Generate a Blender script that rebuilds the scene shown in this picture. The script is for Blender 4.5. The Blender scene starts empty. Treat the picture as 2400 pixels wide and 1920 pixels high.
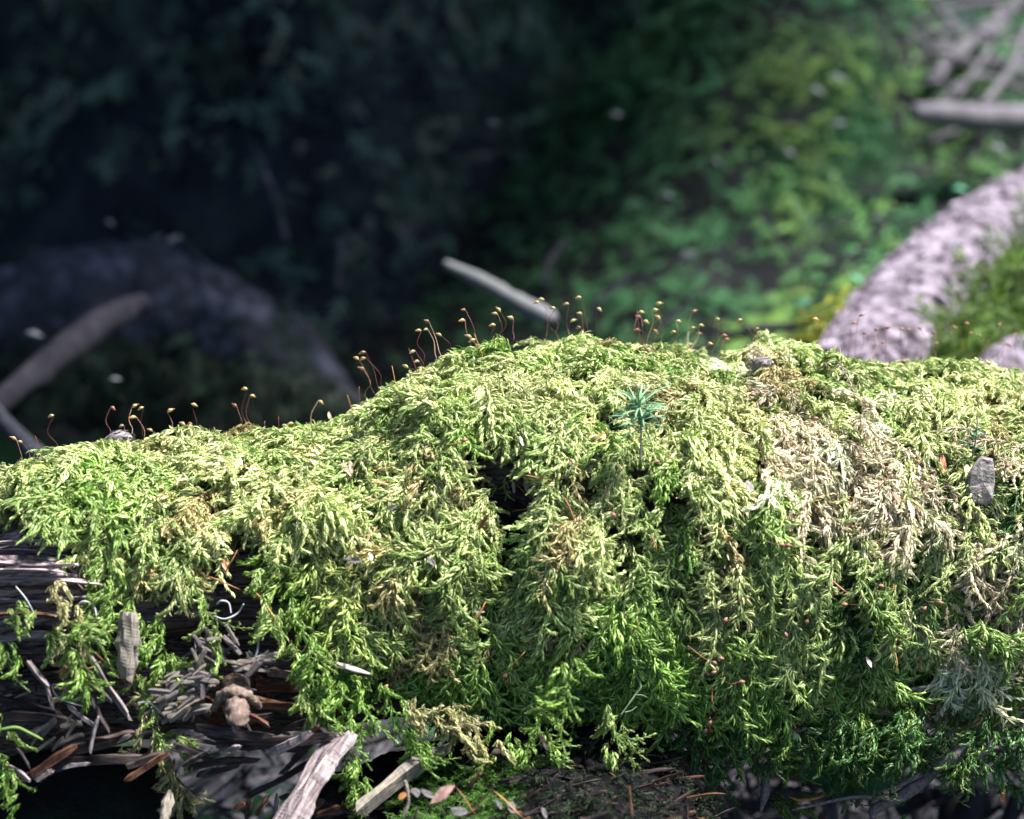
import bpy, bmesh, math, random
import numpy as np
from mathutils import Vector, Matrix, Euler
from mathutils.bvhtree import BVHTree
random.seed(7); rng = np.random.default_rng(7)
SC = bpy.context.scene; COL = SC.collection
# ------------------------------------------------------------------ camera, world, sun, exposure
TH = math.radians(20); LENS = 82.0; FOCUS = 0.750
cam = bpy.data.objects.new('camera', bpy.data.cameras.new('camera')); COL.objects.link(cam); SC.camera = cam
cam.data.sensor_width = 36; cam.data.lens = LENS; cam.data.clip_start = 0.02; cam.data.clip_end = 200
CF = np.array([0, math.cos(TH), -math.sin(TH)]); CU = np.array([0, math.sin(TH), math.cos(TH)]); CR = np.array([1., 0, 0])
CP = -0.75 * CF
cam.location = CP; cam.rotation_euler = (math.pi/2 - TH, 0, 0)
cam.data.dof.use_dof = True; cam.data.dof.focus_distance = FOCUS; cam.data.dof.aperture_fstop = 10.5
world = bpy.data.worlds.new('World'); SC.world = world; world.use_nodes = True
wn = world.node_tree.nodes; wl = world.node_tree.links
sky = wn.new('ShaderNodeTexSky'); sky.sky_type = 'NISHITA'; sky.sun_disc = False
SUN_EL, SUN_AZ = math.radians(64), math.radians(84)      # azimuth: from +Y (away from the camera) towards +X
sky.sun_elevation = SUN_EL; sky.sun_rotation = SUN_AZ; sky.altitude = 400; sky.dust_density = 2.0
bg = wn['Background']; bg.inputs['Strength'].default_value = 0.055; wl.new(sky.outputs[0], bg.inputs[0])
sun = bpy.data.objects.new('sun', bpy.data.lights.new('sun', 'SUN')); COL.objects.link(sun)
sun.data.energy = 5.0; sun.data.angle = math.radians(9); sun.data.color = (1.0, 0.95, 0.88)
sdir = Vector((math.sin(SUN_AZ)*math.cos(SUN_EL), math.cos(SUN_AZ)*math.cos(SUN_EL), math.sin(SUN_EL)))
sun.rotation_euler = sdir.to_track_quat('Z', 'Y').to_euler(); sun.location = sdir * 6
SC.view_settings.view_transform = 'Standard'; SC.view_settings.look = 'None'
SC.view_settings.exposure = 1.7; SC.view_settings.gamma = 1; SC.view_settings.use_curve_mapping = False
SC.cycles.max_bounces = 6; SC.cycles.diffuse_bounces = 3; SC.cycles.transmission_bounces = 3; SC.cycles.use_denoising = True

# ------------------------------------------------------------------ helpers
K = 36 / LENS / 2400                                     # metres per photograph pixel per metre of depth
def P(px, py, d):                                        # pixel of the 2400x1920 photograph + depth along the view axis -> point
    return CP + d*CF + (px-1200)*K*d*CR + (960-py)*K*d*CU
def project(p):
    q = np.asarray(p) - CP; d = q @ CF
    return 1200 + (q @ CR)/d/K, 960 - (q @ CU)/d/K, d
def _hash(ix, iy, iz, seed):
    n = (ix*374761393 + iy*668265263 + iz*2147483647 + seed*1274126177) & 0xFFFFFFFF
    n = ((n ^ (n >> 13)) * 1274126177) & 0xFFFFFFFF
    n = (n ^ (n >> 16)) & 0xFFFFFFFF
    return n.astype(np.float64)/0xFFFFFFFF
def vnoise(p, seed=0):
    p = np.asarray(p, float); i = np.floor(p).astype(np.int64); f = p - i; f = f*f*(3-2*f)
    r = 0
    for dx in (0, 1):
        for dy in (0, 1):
            for dz in (0, 1):
                w = (f[..., 0] if dx else 1-f[..., 0])*(f[..., 1] if dy else 1-f[..., 1])*(f[..., 2] if dz else 1-f[..., 2])
                r = r + w*_hash(i[..., 0]+dx, i[..., 1]+dy, i[..., 2]+dz, seed)
    return r*2-1
def fbm(p, octv=3, seed=0):
    p = np.asarray(p, float); a, s, r = 1, 0, 0
    for o in range(octv):
        r = r + a*vnoise(p*2**o + 17.3*o, seed+o); s += a; a *= .5
    return r/s
def mesh_from(name, V, F, smooth=True):
    me = bpy.data.meshes.new(name); V = np.asarray(V, float)
    me.from_pydata([tuple(v) for v in V], [], [tuple(int(i) for i in f) for f in F]); 
    if smooth: me.polygons.foreach_set('use_smooth', [True]*len(me.polygons))
    me.update(); return me
def link(name, me, mat=None, parent=None):
    o = bpy.data.objects.new(name, me); COL.objects.link(o)
    if mat is not None and not me.materials: me.materials.append(mat)
    if parent is not None: o.parent = parent
    return o
def tag(o, label=None, cat=None, group=None, kind=None):
    if label: o['label'] = label
    if cat: o['category'] = cat
    if group: o['group'] = group
    if kind: o['kind'] = kind
    return o
def empty(name, loc=(0, 0, 0), rot=None):
    o = bpy.data.objects.new(name, None); COL.objects.link(o); o.location = loc; o.empty_display_size = .01
    if rot is not None: o.rotation_euler = rot
    return o
def basis(x, z):                                         # rotation matrix with X along x and Z near z
    x = Vector(x).normalized(); z = Vector(z); y = z.cross(x)
    if y.length < 1e-6: y = Vector((0.3, 1, 0)).cross(x)
    y.normalize(); z = x.cross(y)
    return Matrix((x, y, z)).transposed()
def spline(pts, n):
    pts = [np.asarray(p, float) for p in pts]
    if len(pts) == 2: return np.array([pts[0]*(1-t)+pts[1]*t for t in np.linspace(0, 1, n)])
    P4 = [2*pts[0]-pts[1]] + pts + [2*pts[-1]-pts[-2]]; out = []
    for t in np.linspace(0, len(pts)-1-1e-9, n):
        i = int(t); u = t-i; a, b, c, d = P4[i:i+4]
        out.append(.5*((2*b)+(c-a)*u+(2*a-5*b+4*c-d)*u*u+(3*b-a-3*c+d)*u**3))
    return np.array(out)
def tube(pts, rad, sides=8, n=None, rough=0, scale=30, seed=0, flat=1.0):   # verts, faces of a tapered, uneven limb
    n = n or max(4, len(pts)*3); C = spline(pts, n)
    rad = np.interp(np.linspace(0, 1, n), np.linspace(0, 1, len(rad)), rad) if np.ndim(rad) else np.full(n, rad)
    T = np.gradient(C, axis=0); T /= np.linalg.norm(T, axis=1)[:, None]+1e-12
    up = np.array([0, 0, 1.]) if abs(T[0][2]) < .9 else np.array([0, 1., 0]); V = []
    for i in range(n):
        a = np.cross(up, T[i]); a /= np.linalg.norm(a); b = np.cross(T[i], a); up = b
        ang = np.linspace(0, 2*np.pi, sides, endpoint=False)
        V.append(C[i] + rad[i]*(np.cos(ang)[:, None]*a + flat*np.sin(ang)[:, None]*b))
    V = np.array(V)
    if rough:
        c = C[:, None, :]; V = c + (V-c)*(1 + rough*fbm(V*scale, 4, seed))[..., None]
    F = [(i*sides+j, i*sides+(j+1) % sides, (i+1)*sides+(j+1) % sides, (i+1)*sides+j) for i in range(n-1) for j in range(sides)]
    F += [tuple(range(sides))[::-1], tuple((n-1)*sides+j for j in range(sides))]
    return V.reshape(-1, 3), F
def merge(parts):
    V, F, o = [], [], 0
    for v, f in parts:
        V.append(v); F += [tuple(i+o for i in q) for q in f]; o += len(v)
    return np.concatenate(V), F

# ------------------------------------------------------------------ materials
def mat(name):
    m = bpy.data.materials.new(name); m.use_nodes = True; nt = m.node_tree; b = nt.nodes['Principled BSDF']
    return m, nt.nodes, nt.links, b
def ramp(N, stops):
    r = N.new('ShaderNodeValToRGB'); e = r.color_ramp.elements
    while len(e) < len(stops): e.new(.5)
    for i, (p, c) in enumerate(stops): e[i].position = p; e[i].color = (*c, 1)
    return r
def moss_material(name, transl=.35):
    m, N, L, b = mat(name)
    at = N.new('ShaderNodeAttribute'); at.attribute_type = 'INSTANCER'; at.attribute_name = 'tint'
    tt = N.new('ShaderNodeAttribute'); tt.attribute_name = 'tip'
    r = ramp(N, [(0, (.42, .47, .36)), (.35, (.9, .95, .8)), (1, (1.25, 1.17, 1.1))])
    L.new(tt.outputs['Fac'], r.inputs[0])
    mx = N.new('ShaderNodeMix'); mx.data_type = 'RGBA'; mx.blend_type = 'MULTIPLY'; mx.inputs[0].default_value = 1; mx.clamp_result = True
    L.new(at.outputs['Color'], mx.inputs[6]); L.new(r.outputs[0], mx.inputs[7])
    nz = N.new('ShaderNodeTexNoise'); nz.inputs['Scale'].default_value = 900; tc = N.new('ShaderNodeTexCoord'); L.new(tc.outputs['Object'], nz.inputs['Vector'])
    r2 = ramp(N, [(.3, (.72, .74, .72)), (.7, (1.15, 1.12, 1.08))]); L.new(nz.outputs[0], r2.inputs[0])
    m2 = N.new('ShaderNodeMix'); m2.data_type = 'RGBA'; m2.blend_type = 'MULTIPLY'; m2.inputs[0].default_value = 1
    L.new(mx.outputs[2], m2.inputs[6]); L.new(r2.outputs[0], m2.inputs[7])
    al = N.new('ShaderNodeAttribute'); al.attribute_name = 'leaf_random'; r3 = ramp(N, [(0, (.42, .55, .42)), (.45, (.92, .97, .9)), (.8, (1.12, 1.08, 1.1)), (1, (1.5, 1.3, 1.55))]); L.new(al.outputs['Fac'], r3.inputs[0])
    m3 = N.new('ShaderNodeMix'); m3.data_type = 'RGBA'; m3.blend_type = 'MULTIPLY'; m3.inputs[0].default_value = 1; L.new(m2.outputs[2], m3.inputs[6]); L.new(r3.outputs[0], m3.inputs[7]); m2 = m3
    L.new(m2.outputs[2], b.inputs['Base Color']); b.inputs['Roughness'].default_value = .38; b.inputs['Specular IOR Level'].default_value = .5
    tr = N.new('ShaderNodeBsdfTranslucent'); L.new(m2.outputs[2], tr.inputs[0])
    ms = N.new('ShaderNodeMixShader'); ms.inputs[0].default_value = transl
    L.new(b.outputs[0], ms.inputs[1]); L.new(tr.outputs[0], ms.inputs[2]); L.new(ms.outputs[0], N['Material Output'].inputs[0])
    return m
def wood_material(name, cols, stretch=(1, 1, 1), scale=60, bump=.4, rough=.8, dist=.001, moss=None):
    m, N, L, b = mat(name); tc = N.new('ShaderNodeTexCoord'); mp = N.new('ShaderNodeMapping'); mp.inputs['Scale'].default_value = stretch
    L.new(tc.outputs['Object'], mp.inputs[0])
    nz = N.new('ShaderNodeTexNoise'); nz.inputs['Scale'].default_value = scale; nz.inputs['Detail'].default_value = 8; nz.inputs['Roughness'].default_value = .65
    L.new(mp.outputs[0], nz.inputs['Vector'])
    r = ramp(N, [(.28+.44*i/(len(cols)-1), c) for i, c in enumerate(cols)]); L.new(nz.outputs[0], r.inputs[0]); out = r.outputs[0]
    if moss:
        n3 = N.new('ShaderNodeTexNoise'); n3.inputs['Scale'].default_value = moss[1]; n3.inputs['Detail'].default_value = 5; L.new(tc.outputs['Object'], n3.inputs['Vector'])
        r3 = ramp(N, [(moss[2], (0, 0, 0)), (moss[2]+.08, (1, 1, 1))]); L.new(n3.outputs[0], r3.inputs[0])
        mx = N.new('ShaderNodeMix'); mx.data_type = 'RGBA'; L.new(r3.outputs[0], mx.inputs[0]); L.new(out, mx.inputs[6]); mx.inputs[7].default_value = (*moss[0], 1); out = mx.outputs[2]
    L.new(out, b.inputs['Base Color']); b.inputs['Roughness'].default_value = rough; b.inputs['Specular IOR Level'].default_value = .02 if max(cols[0]) < .035 else .2
    bp = N.new('ShaderNodeBump'); bp.inputs['Strength'].default_value = bump; bp.inputs['Distance'].default_value = dist
    L.new(nz.outputs[0], bp.inputs['Height']); L.new(bp.outputs[0], b.inputs['Normal'])
    return m
M_moss = moss_material('moss_leaf', .24)
M_core = wood_material('rotten_wood', [(.01, .007, .007), (.035, .025, .022), (.09, .068, .063), (.16, .13, .13)], (.12, 1, 1), 900, 1, .85, .0008)
M_grey = wood_material('weathered_wood', [(.04, .03, .03), (.13, .105, .11), (.28, .24, .255), (.42, .37, .4)], (.10, 1, 1), 1100, 1, .75, .0006)
M_slab = wood_material('sunlit_slab', [(.05, .04, .045), (.2, .165, .18), (.46, .39, .43), (.62, .54, .6)], (.08, 1, 1), 1100, 1, .75, .0008)  # weathered wood painted paler, for faces that catch light from above
M_brown = wood_material('brown_rotten_wood', [(.025, .012, .009), (.1, .05, .035), (.2, .12, .085)], (.12, 1, 1), 1000, 1, .7, .0006)
M_chip = wood_material('grey_wood_chip', [(.08, .075, .065), (.2, .18, .155), (.33, .30, .26)], (.15, 1, 1), 1500, .9, .8, .0004)
M_dark = wood_material('dark_splinter', [(.01, .008, .01), (.045, .036, .036), (.12, .1, .1)], (.12, 1, 1), 1000, 1, .8, .0006)
M_stub = wood_material('pinkish_branch_stub', [(.045, .03, .025), (.14, .10, .085), (.26, .21, .195)], (1, .4, .4), 900, .9, .6, .0006)
M_ring = wood_material('pale_stub_collar', [(.06, .04, .03), (.17, .13, .105), (.3, .25, .22)], (1, 1, 1), 800, 1, .7, .0007)
M_rootl = wood_material('pale_log_bark', [(.03, .025, .03), (.13, .11, .14), (.33, .29, .37), (.52, .46, .56)], (1, 1, 1), 75, 1, .9, .012)
M_roota = wood_material('shaded_root_bark', [(.03, .035, .04), (.04, .043, .062), (.18, .19, .27)], (1, 1, 1), 50, 1, .9, .008, moss=((.015, .028, .025), 30, .56))
M_twig = wood_material('grey_twig', [(.05, .05, .06), (.17, .16, .19)], (1, 1, 1), 60, .6, .9, .003)
M_rootlet = wood_material('pale_rootlet', [(.07, .06, .06), (.26, .23, .24)], (1, 1, 1), 900, 1, .85, .0006)
M_stone = wood_material('blue_grey_stone', [(.008, .01, .014), (.022, .027, .036)], (1, 1, 1), 30, 1, .9, .006, moss=((.01, .03, .015), 20, .5))
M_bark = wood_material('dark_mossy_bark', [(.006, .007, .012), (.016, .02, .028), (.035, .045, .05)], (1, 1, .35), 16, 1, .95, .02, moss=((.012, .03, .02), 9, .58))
M_soil = wood_material('forest_soil', [(.006, .007, .009), (.014, .016, .018), (.03, .032, .032)], (1, 1, 1), 30, 1, .95, .01, moss=((.01, .03, .014), 5, .5))
def plain(name, c, rough=.5, var=.25, scale=400, spec=.4, transl=0):
    m, N, L, b = mat(name); tc = N.new('ShaderNodeTexCoord'); nz = N.new('ShaderNodeTexNoise'); nz.inputs['Scale'].default_value = scale
    L.new(tc.outputs['Object'], nz.inputs['Vector'])
    r = ramp(N, [(.3, tuple(x*(1-var) for x in c)), (.7, tuple(min(1, x*(1+var)) for x in c))]); L.new(nz.outputs[0], r.inputs[0])
    L.new(r.outputs[0], b.inputs['Base Color']); b.inputs['Roughness'].default_value = rough; b.inputs['Specular IOR Level'].default_value = spec
    if transl:
        tr = N.new('ShaderNodeBsdfTranslucent'); L.new(r.outputs[0], tr.inputs[0]); ms = N.new('ShaderNodeMixShader'); ms.inputs[0].default_value = transl
        L.new(b.outputs[0], ms.inputs[1]); L.new(tr.outputs[0], ms.inputs[2]); L.new(ms.outputs[0], N['Material Output'].inputs[0])
    return m
M_stalk = plain('red_stalk', (.13, .04, .035), .35)
M_stalkp = plain('pale_stalk', (.36, .22, .16), .35)
M_cap = [plain('tan_capsule', (.40, .30, .15), .3, .3), plain('brown_capsule', (.24, .12, .07), .3, .3), plain('olive_capsule', (.34, .32, .15), .3, .3)]
M_capr = plain('reddish_capsule', (.27, .13, .10), .35, .3)
M_lid = plain('capsule_lid', (.22, .08, .04), .35)
M_nb = plain('brown_needle', (.28, .11, .05), .45, .35, 700)
M_no = plain('orange_needle', (.42, .2, .07), .45, .3, 700)
M_np = plain('pinkish_needle', (.42, .26, .22), .5, .35, 700)
M_ng = plain('grey_needle', (.24, .22, .22), .5, .35, 700)
M_nw = plain('white_sliver', (.33, .30, .29), .5, .12, 500)
M_seed = plain('blue_green_needle', (.22, .44, .24), .4, .25, 500, transl=.2)
M_seed2 = plain('small_leaf_green', (.12, .27, .13), .4, .25, 500, transl=.2)
M_stem = plain('seedling_stem', (.28, .26, .22), .6, .4, 1200)
M_cone = wood_material('grey_cone_bark', [(.04, .03, .03), (.2, .18, .19), (.4, .37, .4)], (1, 1, 1), 350, .9, .8, .001)
M_flake = wood_material('bark_flake', [(.06, .055, .055), (.2, .185, .185), (.36, .34, .35)], (1, 1, 1), 500, 1, .8, .001)
M_leafw = plain('pale_dead_leaf', (.13, .145, .17), .6, .2, 80)
M_scrap = plain('dull_scrap', (.10, .095, .10), .7, .5, 900)
M_lowr = wood_material('dim_root', [(.010, .010, .013), (.036, .036, .048)], (1, 1, 1), 60, .6, .9, .003)
M_dtw = plain('dead_twig_bark', (.3, .25, .2), .7, .5, 1500)
M_silk = plain('pale_fibre', (.34, .36, .4), .4, .1, 500)

# ------------------------------------------------------------------ setting: ground
def ground_h(x, y):
    x = np.asarray(x, float); y = np.asarray(y, float); p = np.stack([x, y, 0*x], -1)
    h = -.31 + .02*fbm(p*4, 3, 3) + .008*fbm(p*16, 3, 5)
    h += .21*np.exp(-((x-.24)/.22)**2-((y-1.40)/.34)**2) + .07*np.exp(-((x-.6)/.3)**2-((y-1.3)/.3)**2)          # mossy mound at the foot of the tree, right
    h += .11*np.exp(-((x+.27)/.24)**2-((y-.70)/.13)**2)
    h += .05*np.exp(-((x-.25)/.2)**2-((y-1.0)/.3)**2)
    h -= .10*np.exp(-((x+.25)/.35)**2-((y-.45)/.35)**2)
    h += .12*fbm(p*.35, 2, 9)*np.clip((np.hypot(x, y)-3)/6, 0, 1)
    return h
gx = np.concatenate([np.linspace(-60, -1.6, 26), np.linspace(-1.5, 1.7, 170), np.linspace(1.8, 60, 26)])
gy = np.concatenate([np.linspace(-60, -1, 22), np.linspace(-.9, 3.2, 190), np.linspace(3.3, 80, 28)])
GX, GY = np.meshgrid(gx, gy); GZ = ground_h(GX, GY); nx = len(gx)
gF = [(j*nx+i, j*nx+i+1, (j+1)*nx+i+1, (j+1)*nx+i) for j in range(len(gy)-1) for i in range(nx-1)]
gm = mesh_from('ground', np.stack([GX, GY, GZ], -1).reshape(-1, 3), gF); go = link('ground', gm, M_soil); tag(go, kind='structure')

# ------------------------------------------------------------------ log surface
T_px = np.array([-400, -150, 0, 70, 220, 380, 534, 780, 846, 1002, 1113, 1280, 1503, 1603, 1670, 1736, 1836, 1981, 2115, 2400, 2800])
T_top = np.array([1250, 1190, 1128, 1072, 1012, 1030, 1012, 970, 915, 832, 800, 788, 792, 803, 836, 830, 798, 826, 838, 860, 880.])+np.array([76,76,76,76,80,84,82,84,98,104,94,86,80,84,84,74,72,76,78,78,76.])
B_px = np.array([-400, 0, 300, 600, 900, 1300, 1700, 2100, 2400, 2800]); B_bot = np.array([1850, 1850, 1800, 1785, 1755, 1740, 1730, 1700, 1690, 1690.])
D_px = np.array([-400, 0, 500, 900, 1300, 1700, 2050, 2800]); D_fc = np.array([.765, .765, .775, .79, .79, .80, .825, .835]); D_a = np.array([.052, .055, .058, .064, .066, .070, .082, .085])
def surf(px, ph, inset=0.0, detail=True):                # px: photograph column at the centre's depth; ph: 0 top, +pi/2 front
    px = np.asarray(px, float); ph = np.asarray(ph, float)
    fc = np.interp(px, D_px, D_fc); a = np.interp(px, D_px, D_a)
    t = (960-np.interp(px, T_px, T_top))*K*fc; bt = (960-np.interp(px, B_px, B_bot))*K*(fc-.02)
    c = (t+bt)/2; b = (t-bt)/2
    cs, sn = np.cos(ph), np.sin(ph); e = .88
    f = fc - (a-inset)*np.sign(sn)*np.abs(sn)**e; u = c + (b-inset)*np.sign(cs)*np.abs(cs)**e
    x = (px-1200)*K*fc
    return CP + f[..., None]*CF + u[..., None]*CU + x[..., None]*CR
def grid_surface(pxs, phs, disp):
    A, B = np.meshgrid(pxs, phs, indexing='ij'); S = surf(A, B)
    dx = np.gradient(S, axis=0); dp = np.gradient(S, axis=1); n = np.cross(dx, dp); n /= np.linalg.norm(n, axis=-1)[..., None]+1e-12
    cen = surf(A, B, .03); s = np.sign(((S-cen)*n).sum(-1)); n *= np.where(s == 0, 1, s)[..., None]
    return A, B, S + n*disp(A, B, S)[..., None], n
def bump_at(cx, cy, rx, ry, A, Q): return np.exp(-((A-cx)/rx)**2-((Q-cy)/ry)**2)
def moss_disp(A, B, S):
    d = .0055*fbm(S*34, 3, 11) + .0035*fbm(S*85, 2, 21)
    px, py, _ = project(S); fr = (B > .2)
    d = d - .020*bump_at(1215, 1225, 45, 95, px, py)*fr - .012*bump_at(1130, 1130, 60, 40, px, py)*fr - .010*bump_at(1075, 955, 40, 25, px, py)*fr
    d = d + .008*bump_at(1080, 1000, 130, 120, px, py)*fr + .007*bump_at(1330, 1250, 90, 80, px, py)*fr + .006*bump_at(700, 1180, 150, 70, px, py)*fr
    d = d + .006*bump_at(1560, 1130, 90, 120, px, py)*fr - .004*bump_at(1900, 1120, 160, 120, px, py)*fr
    return d
pxs = np.linspace(-420, 2820, 420); phs = np.linspace(-math.pi, math.pi, 200); phc = np.linspace(-math.pi, math.pi, 440)
A, B, MS, MN = grid_surface(pxs, phs, moss_disp)
nph = len(phs)
lF = [(i*nph+j, i*nph+j+1, (i+1)*nph+j+1, (i+1)*nph+j) for i in range(len(pxs)-1) for j in range(nph-1)]
BV = BVHTree.FromPolygons([Vector(v) for v in MS.reshape(-1, 3)], lF)
def hit(px, py, off=0.0):                                # point on the moss bed seen at a pixel, and its normal
    o = Vector(CP); d = Vector(P(px, py, 1.0)) - o
    h = BV.ray_cast(o, d.normalized())
    if h[0] is None:
        for k in range(1, 60):
            h = BV.ray_cast(o, (Vector(P(px, py+k*4, 1.0)) - o).normalized())
            if h[0] is not None: break
    if h[0] is None: return np.array(P(px, py, .75)), np.array(-CF)
    n = np.array(h[1]); n = n if n @ (np.array(h[0])-CP) < 0 else -n
    return np.array(h[0]) + n*off, n

# wooden core of the log
def core_disp(A, B, S):
    px, py, _ = project(S); fr = B > .3
    g = fbm(np.stack([A/260, B*26, 0*A], -1), 4, 31)
    d = -.0085 + .0022*g + .0015*np.floor(3*fbm(np.stack([A/200, B*9, 0*A], -1), 2, 37))/3*2 + .002*fbm(S*60, 2, 33) + .0008*fbm(np.stack([A/120, B*70, 0*A], -1), 3, 35)
    d = d - .030*bump_at(1215, 1225, 45, 95, px, py)*fr - .02*bump_at(1130, 1130, 60, 40, px, py)*fr
    d = d - .016*bump_at(470, 1560, 260, 70, px, py)*fr + .017*bump_at(20, 1345, 190, 62, px, py)*fr
    d = d - .02*bump_at(120, 1640, 200, 40, px, py)*fr
    return d
A2, B2, CS, CN = grid_surface(pxs, phc, core_disp); ncp = len(phc)
cF = [(i*ncp+j, i*ncp+j+1, (i+1)*ncp+j+1, (i+1)*ncp+j) for i in range(len(pxs)-1) for j in range(ncp-1)]
BC = BVHTree.FromPolygons([Vector(v) for v in CS.reshape(-1, 3)], cF)
def core_depth(x, y, default):
    o = Vector(CP); h = BC.ray_cast(o, (Vector(P(x, y, 1.0))-o).normalized())
    return default if h[0] is None else float((np.array(h[0])-CP) @ CF)
log = empty('fallen_log', tuple(P(1200, 1300, .79)))
tag(log, 'rotten fallen log lying across the picture under a thick carpet of moss', 'log')
LM = log.matrix_world.copy(); LO = np.array(P(1200, 1300, .79))
def sub(name, V, F, m, parent=log, origin=LO, smooth=True): return link(name, mesh_from(name, np.asarray(V)-origin, F, smooth), m, parent)
cm = wood_material('log_wood', [(.02, .015, .015), (.12, .09, .09), (.34, .28, .3), (.52, .45, .49)], (.07, 1, 1), 700, 1, .8, .0012)
core = sub('trunk', CS.reshape(-1, 3), cF, cm)
# the decayed hollow and everything the moss hides is dark; the exposed slab at the far left is painted paler, as lit from above
ca = core.data.color_attributes.new('decay_and_light', 'FLOAT_COLOR', 'POINT')
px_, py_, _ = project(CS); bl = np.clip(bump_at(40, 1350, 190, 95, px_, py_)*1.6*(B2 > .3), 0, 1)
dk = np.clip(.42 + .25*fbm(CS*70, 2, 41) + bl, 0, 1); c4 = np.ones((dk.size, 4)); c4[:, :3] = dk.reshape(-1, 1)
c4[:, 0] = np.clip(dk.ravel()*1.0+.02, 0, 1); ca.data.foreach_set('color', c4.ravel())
nt = cm.node_tree; N, L = nt.nodes, nt.links; at = N.new('ShaderNodeAttribute'); at.attribute_name = 'decay_and_light'
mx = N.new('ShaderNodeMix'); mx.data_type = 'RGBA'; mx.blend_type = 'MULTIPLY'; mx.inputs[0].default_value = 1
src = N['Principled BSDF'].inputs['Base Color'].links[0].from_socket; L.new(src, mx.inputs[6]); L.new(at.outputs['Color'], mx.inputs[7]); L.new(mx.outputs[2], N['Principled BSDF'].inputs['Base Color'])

# ------------------------------------------------------------------ moss shoots (prototypes for instancing)
class Leafy:
    def __init__(s): s.V, s.F, s.T, s.LR = [], [], [], []; s.hand = random.choice([-1, 1])*random.uniform(.2, 1)
    def leaf(s, p, d, bend, side, L, W, ang, rows=5, tip0=0.0):     # sickle-shaped folded leaf
        d = d/np.linalg.norm(d); bend = bend - (bend@d)*d; bend /= np.linalg.norm(bend)+1e-9
        lr = random.random(); nrm = np.cross(d, bend); o = len(s.V); q = np.array(p, float); st = L/(rows-1)
        for i in range(rows):
            t = i/(rows-1); a = ang*t**.85
            dd = d*math.cos(a)+bend*math.sin(a); nb = -d*math.sin(a)+bend*math.cos(a)
            w = W*1.08*(.6+1.3*t)*(1-t)**.6*(1.0 if t < 1 else 0)
            sv = nrm*math.cos(side)+nb*math.sin(side); fold = np.cross(dd, sv)
            if i == rows-1: s.V.append(q.copy()); s.T.append(1.0)
            else:
                s.V += [q-sv*w*.5, q+fold*w*.28, q+sv*w*.5]; s.T += [max(tip0, t)]*3
                if i < rows-2:
                    b = o+3*i; s.F += [(b, b+1, b+4, b+3), (b+1, b+2, b+5, b+4)]
                else:
                    b = o+3*i; s.F += [(b, b+1, b+3), (b+1, b+2, b+3)]
            q = q + dd*st
        s.LR += [lr]*(len(s.V)-o)
    def stem(s, C, r):
        o = len(s.V)
        for c in C:
            for k in range(3):
                a = k*2.1; s.V.append(c+r*np.array([0, math.cos(a), math.sin(a)])); s.T.append(.15); s.LR.append(.3)
        for i in range(len(C)-1):
            for k in range(3): s.F.append((o+3*i+k, o+3*i+(k+1) % 3, o+3*i+3+(k+1) % 3, o+3*i+3+k))
    def plume(s, C, n, L, W, spread, ang, bendv, jit=.3, t0=0.0):   # stem curve C clothed with n leaves swept to the tip
        T = np.gradient(C, axis=0); s.stem(C, .00022)
        for k in range(n):
            t = t0+(1-t0)*(k+random.random()*.5)/n; i = t*(len(C)-1); i0 = min(int(i), len(C)-2)
            p = C[i0]*(1-(i-i0))+C[i0+1]*(i-i0); td = T[i0]/np.linalg.norm(T[i0])
            th = k*2.4+random.uniform(-.5, .5); a = np.cross(td, [0.02, .1, 1.]); a /= np.linalg.norm(a); b = np.cross(td, a)
            out = math.cos(th)*a+math.sin(th)*b
            sp = spread*random.uniform(.55, 1.15)*(1-.5*t)
            d = td*math.cos(sp)+out*math.sin(sp)
            bd = bendv*.3+td*1.5+np.array([0, .4*s.hand, 0])+np.array([random.gauss(0, jit) for _ in range(3)])
            s.leaf(p, d, bd, random.uniform(-.9, .9), L*random.uniform(.7, 1.2)*(1-.35*t**3), W*random.uniform(.75, 1.25), ang*random.uniform(.6, 1.3))
    def build(s, name):
        me = mesh_from(name, s.V, s.F); a = me.attributes.new('tip', 'FLOAT', 'POINT'); a.data.foreach_set('value', s.T); a = me.attributes.new('leaf_random', 'FLOAT', 'POINT'); a.data.foreach_set('value', s.LR)
        me.materials.append(M_moss); return bpy.data.objects.new(name, me)       # kept out of the scene; only instanced
def arc(L, rise, droop, wig=.3, n=12):                   # starts out of the mat at angle `rise`, bends down by `droop`
    q = np.zeros(3); a = rise; y = random.uniform(-wig, wig); C = [q.copy()]; dy = random.uniform(-.2, .2)
    for i in range(n-1):
        q = q + L/(n-1)*np.array([math.cos(a)*math.cos(y), math.sin(y), math.sin(a)*math.cos(y)]); C.append(q.copy()); a -= droop/(n-1); y += dy*.6
    return np.array(C)
DOWN = np.array([.25, 0, -1.])
mm = .001
def shoot_simple(name, L, n, ll, lw, rise, droop, spread=.75, ang=1.2):
    s = Leafy(); C = arc(L, rise, droop); s.plume(C, n, ll, lw, spread, ang, DOWN); return s.build(name)
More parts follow.
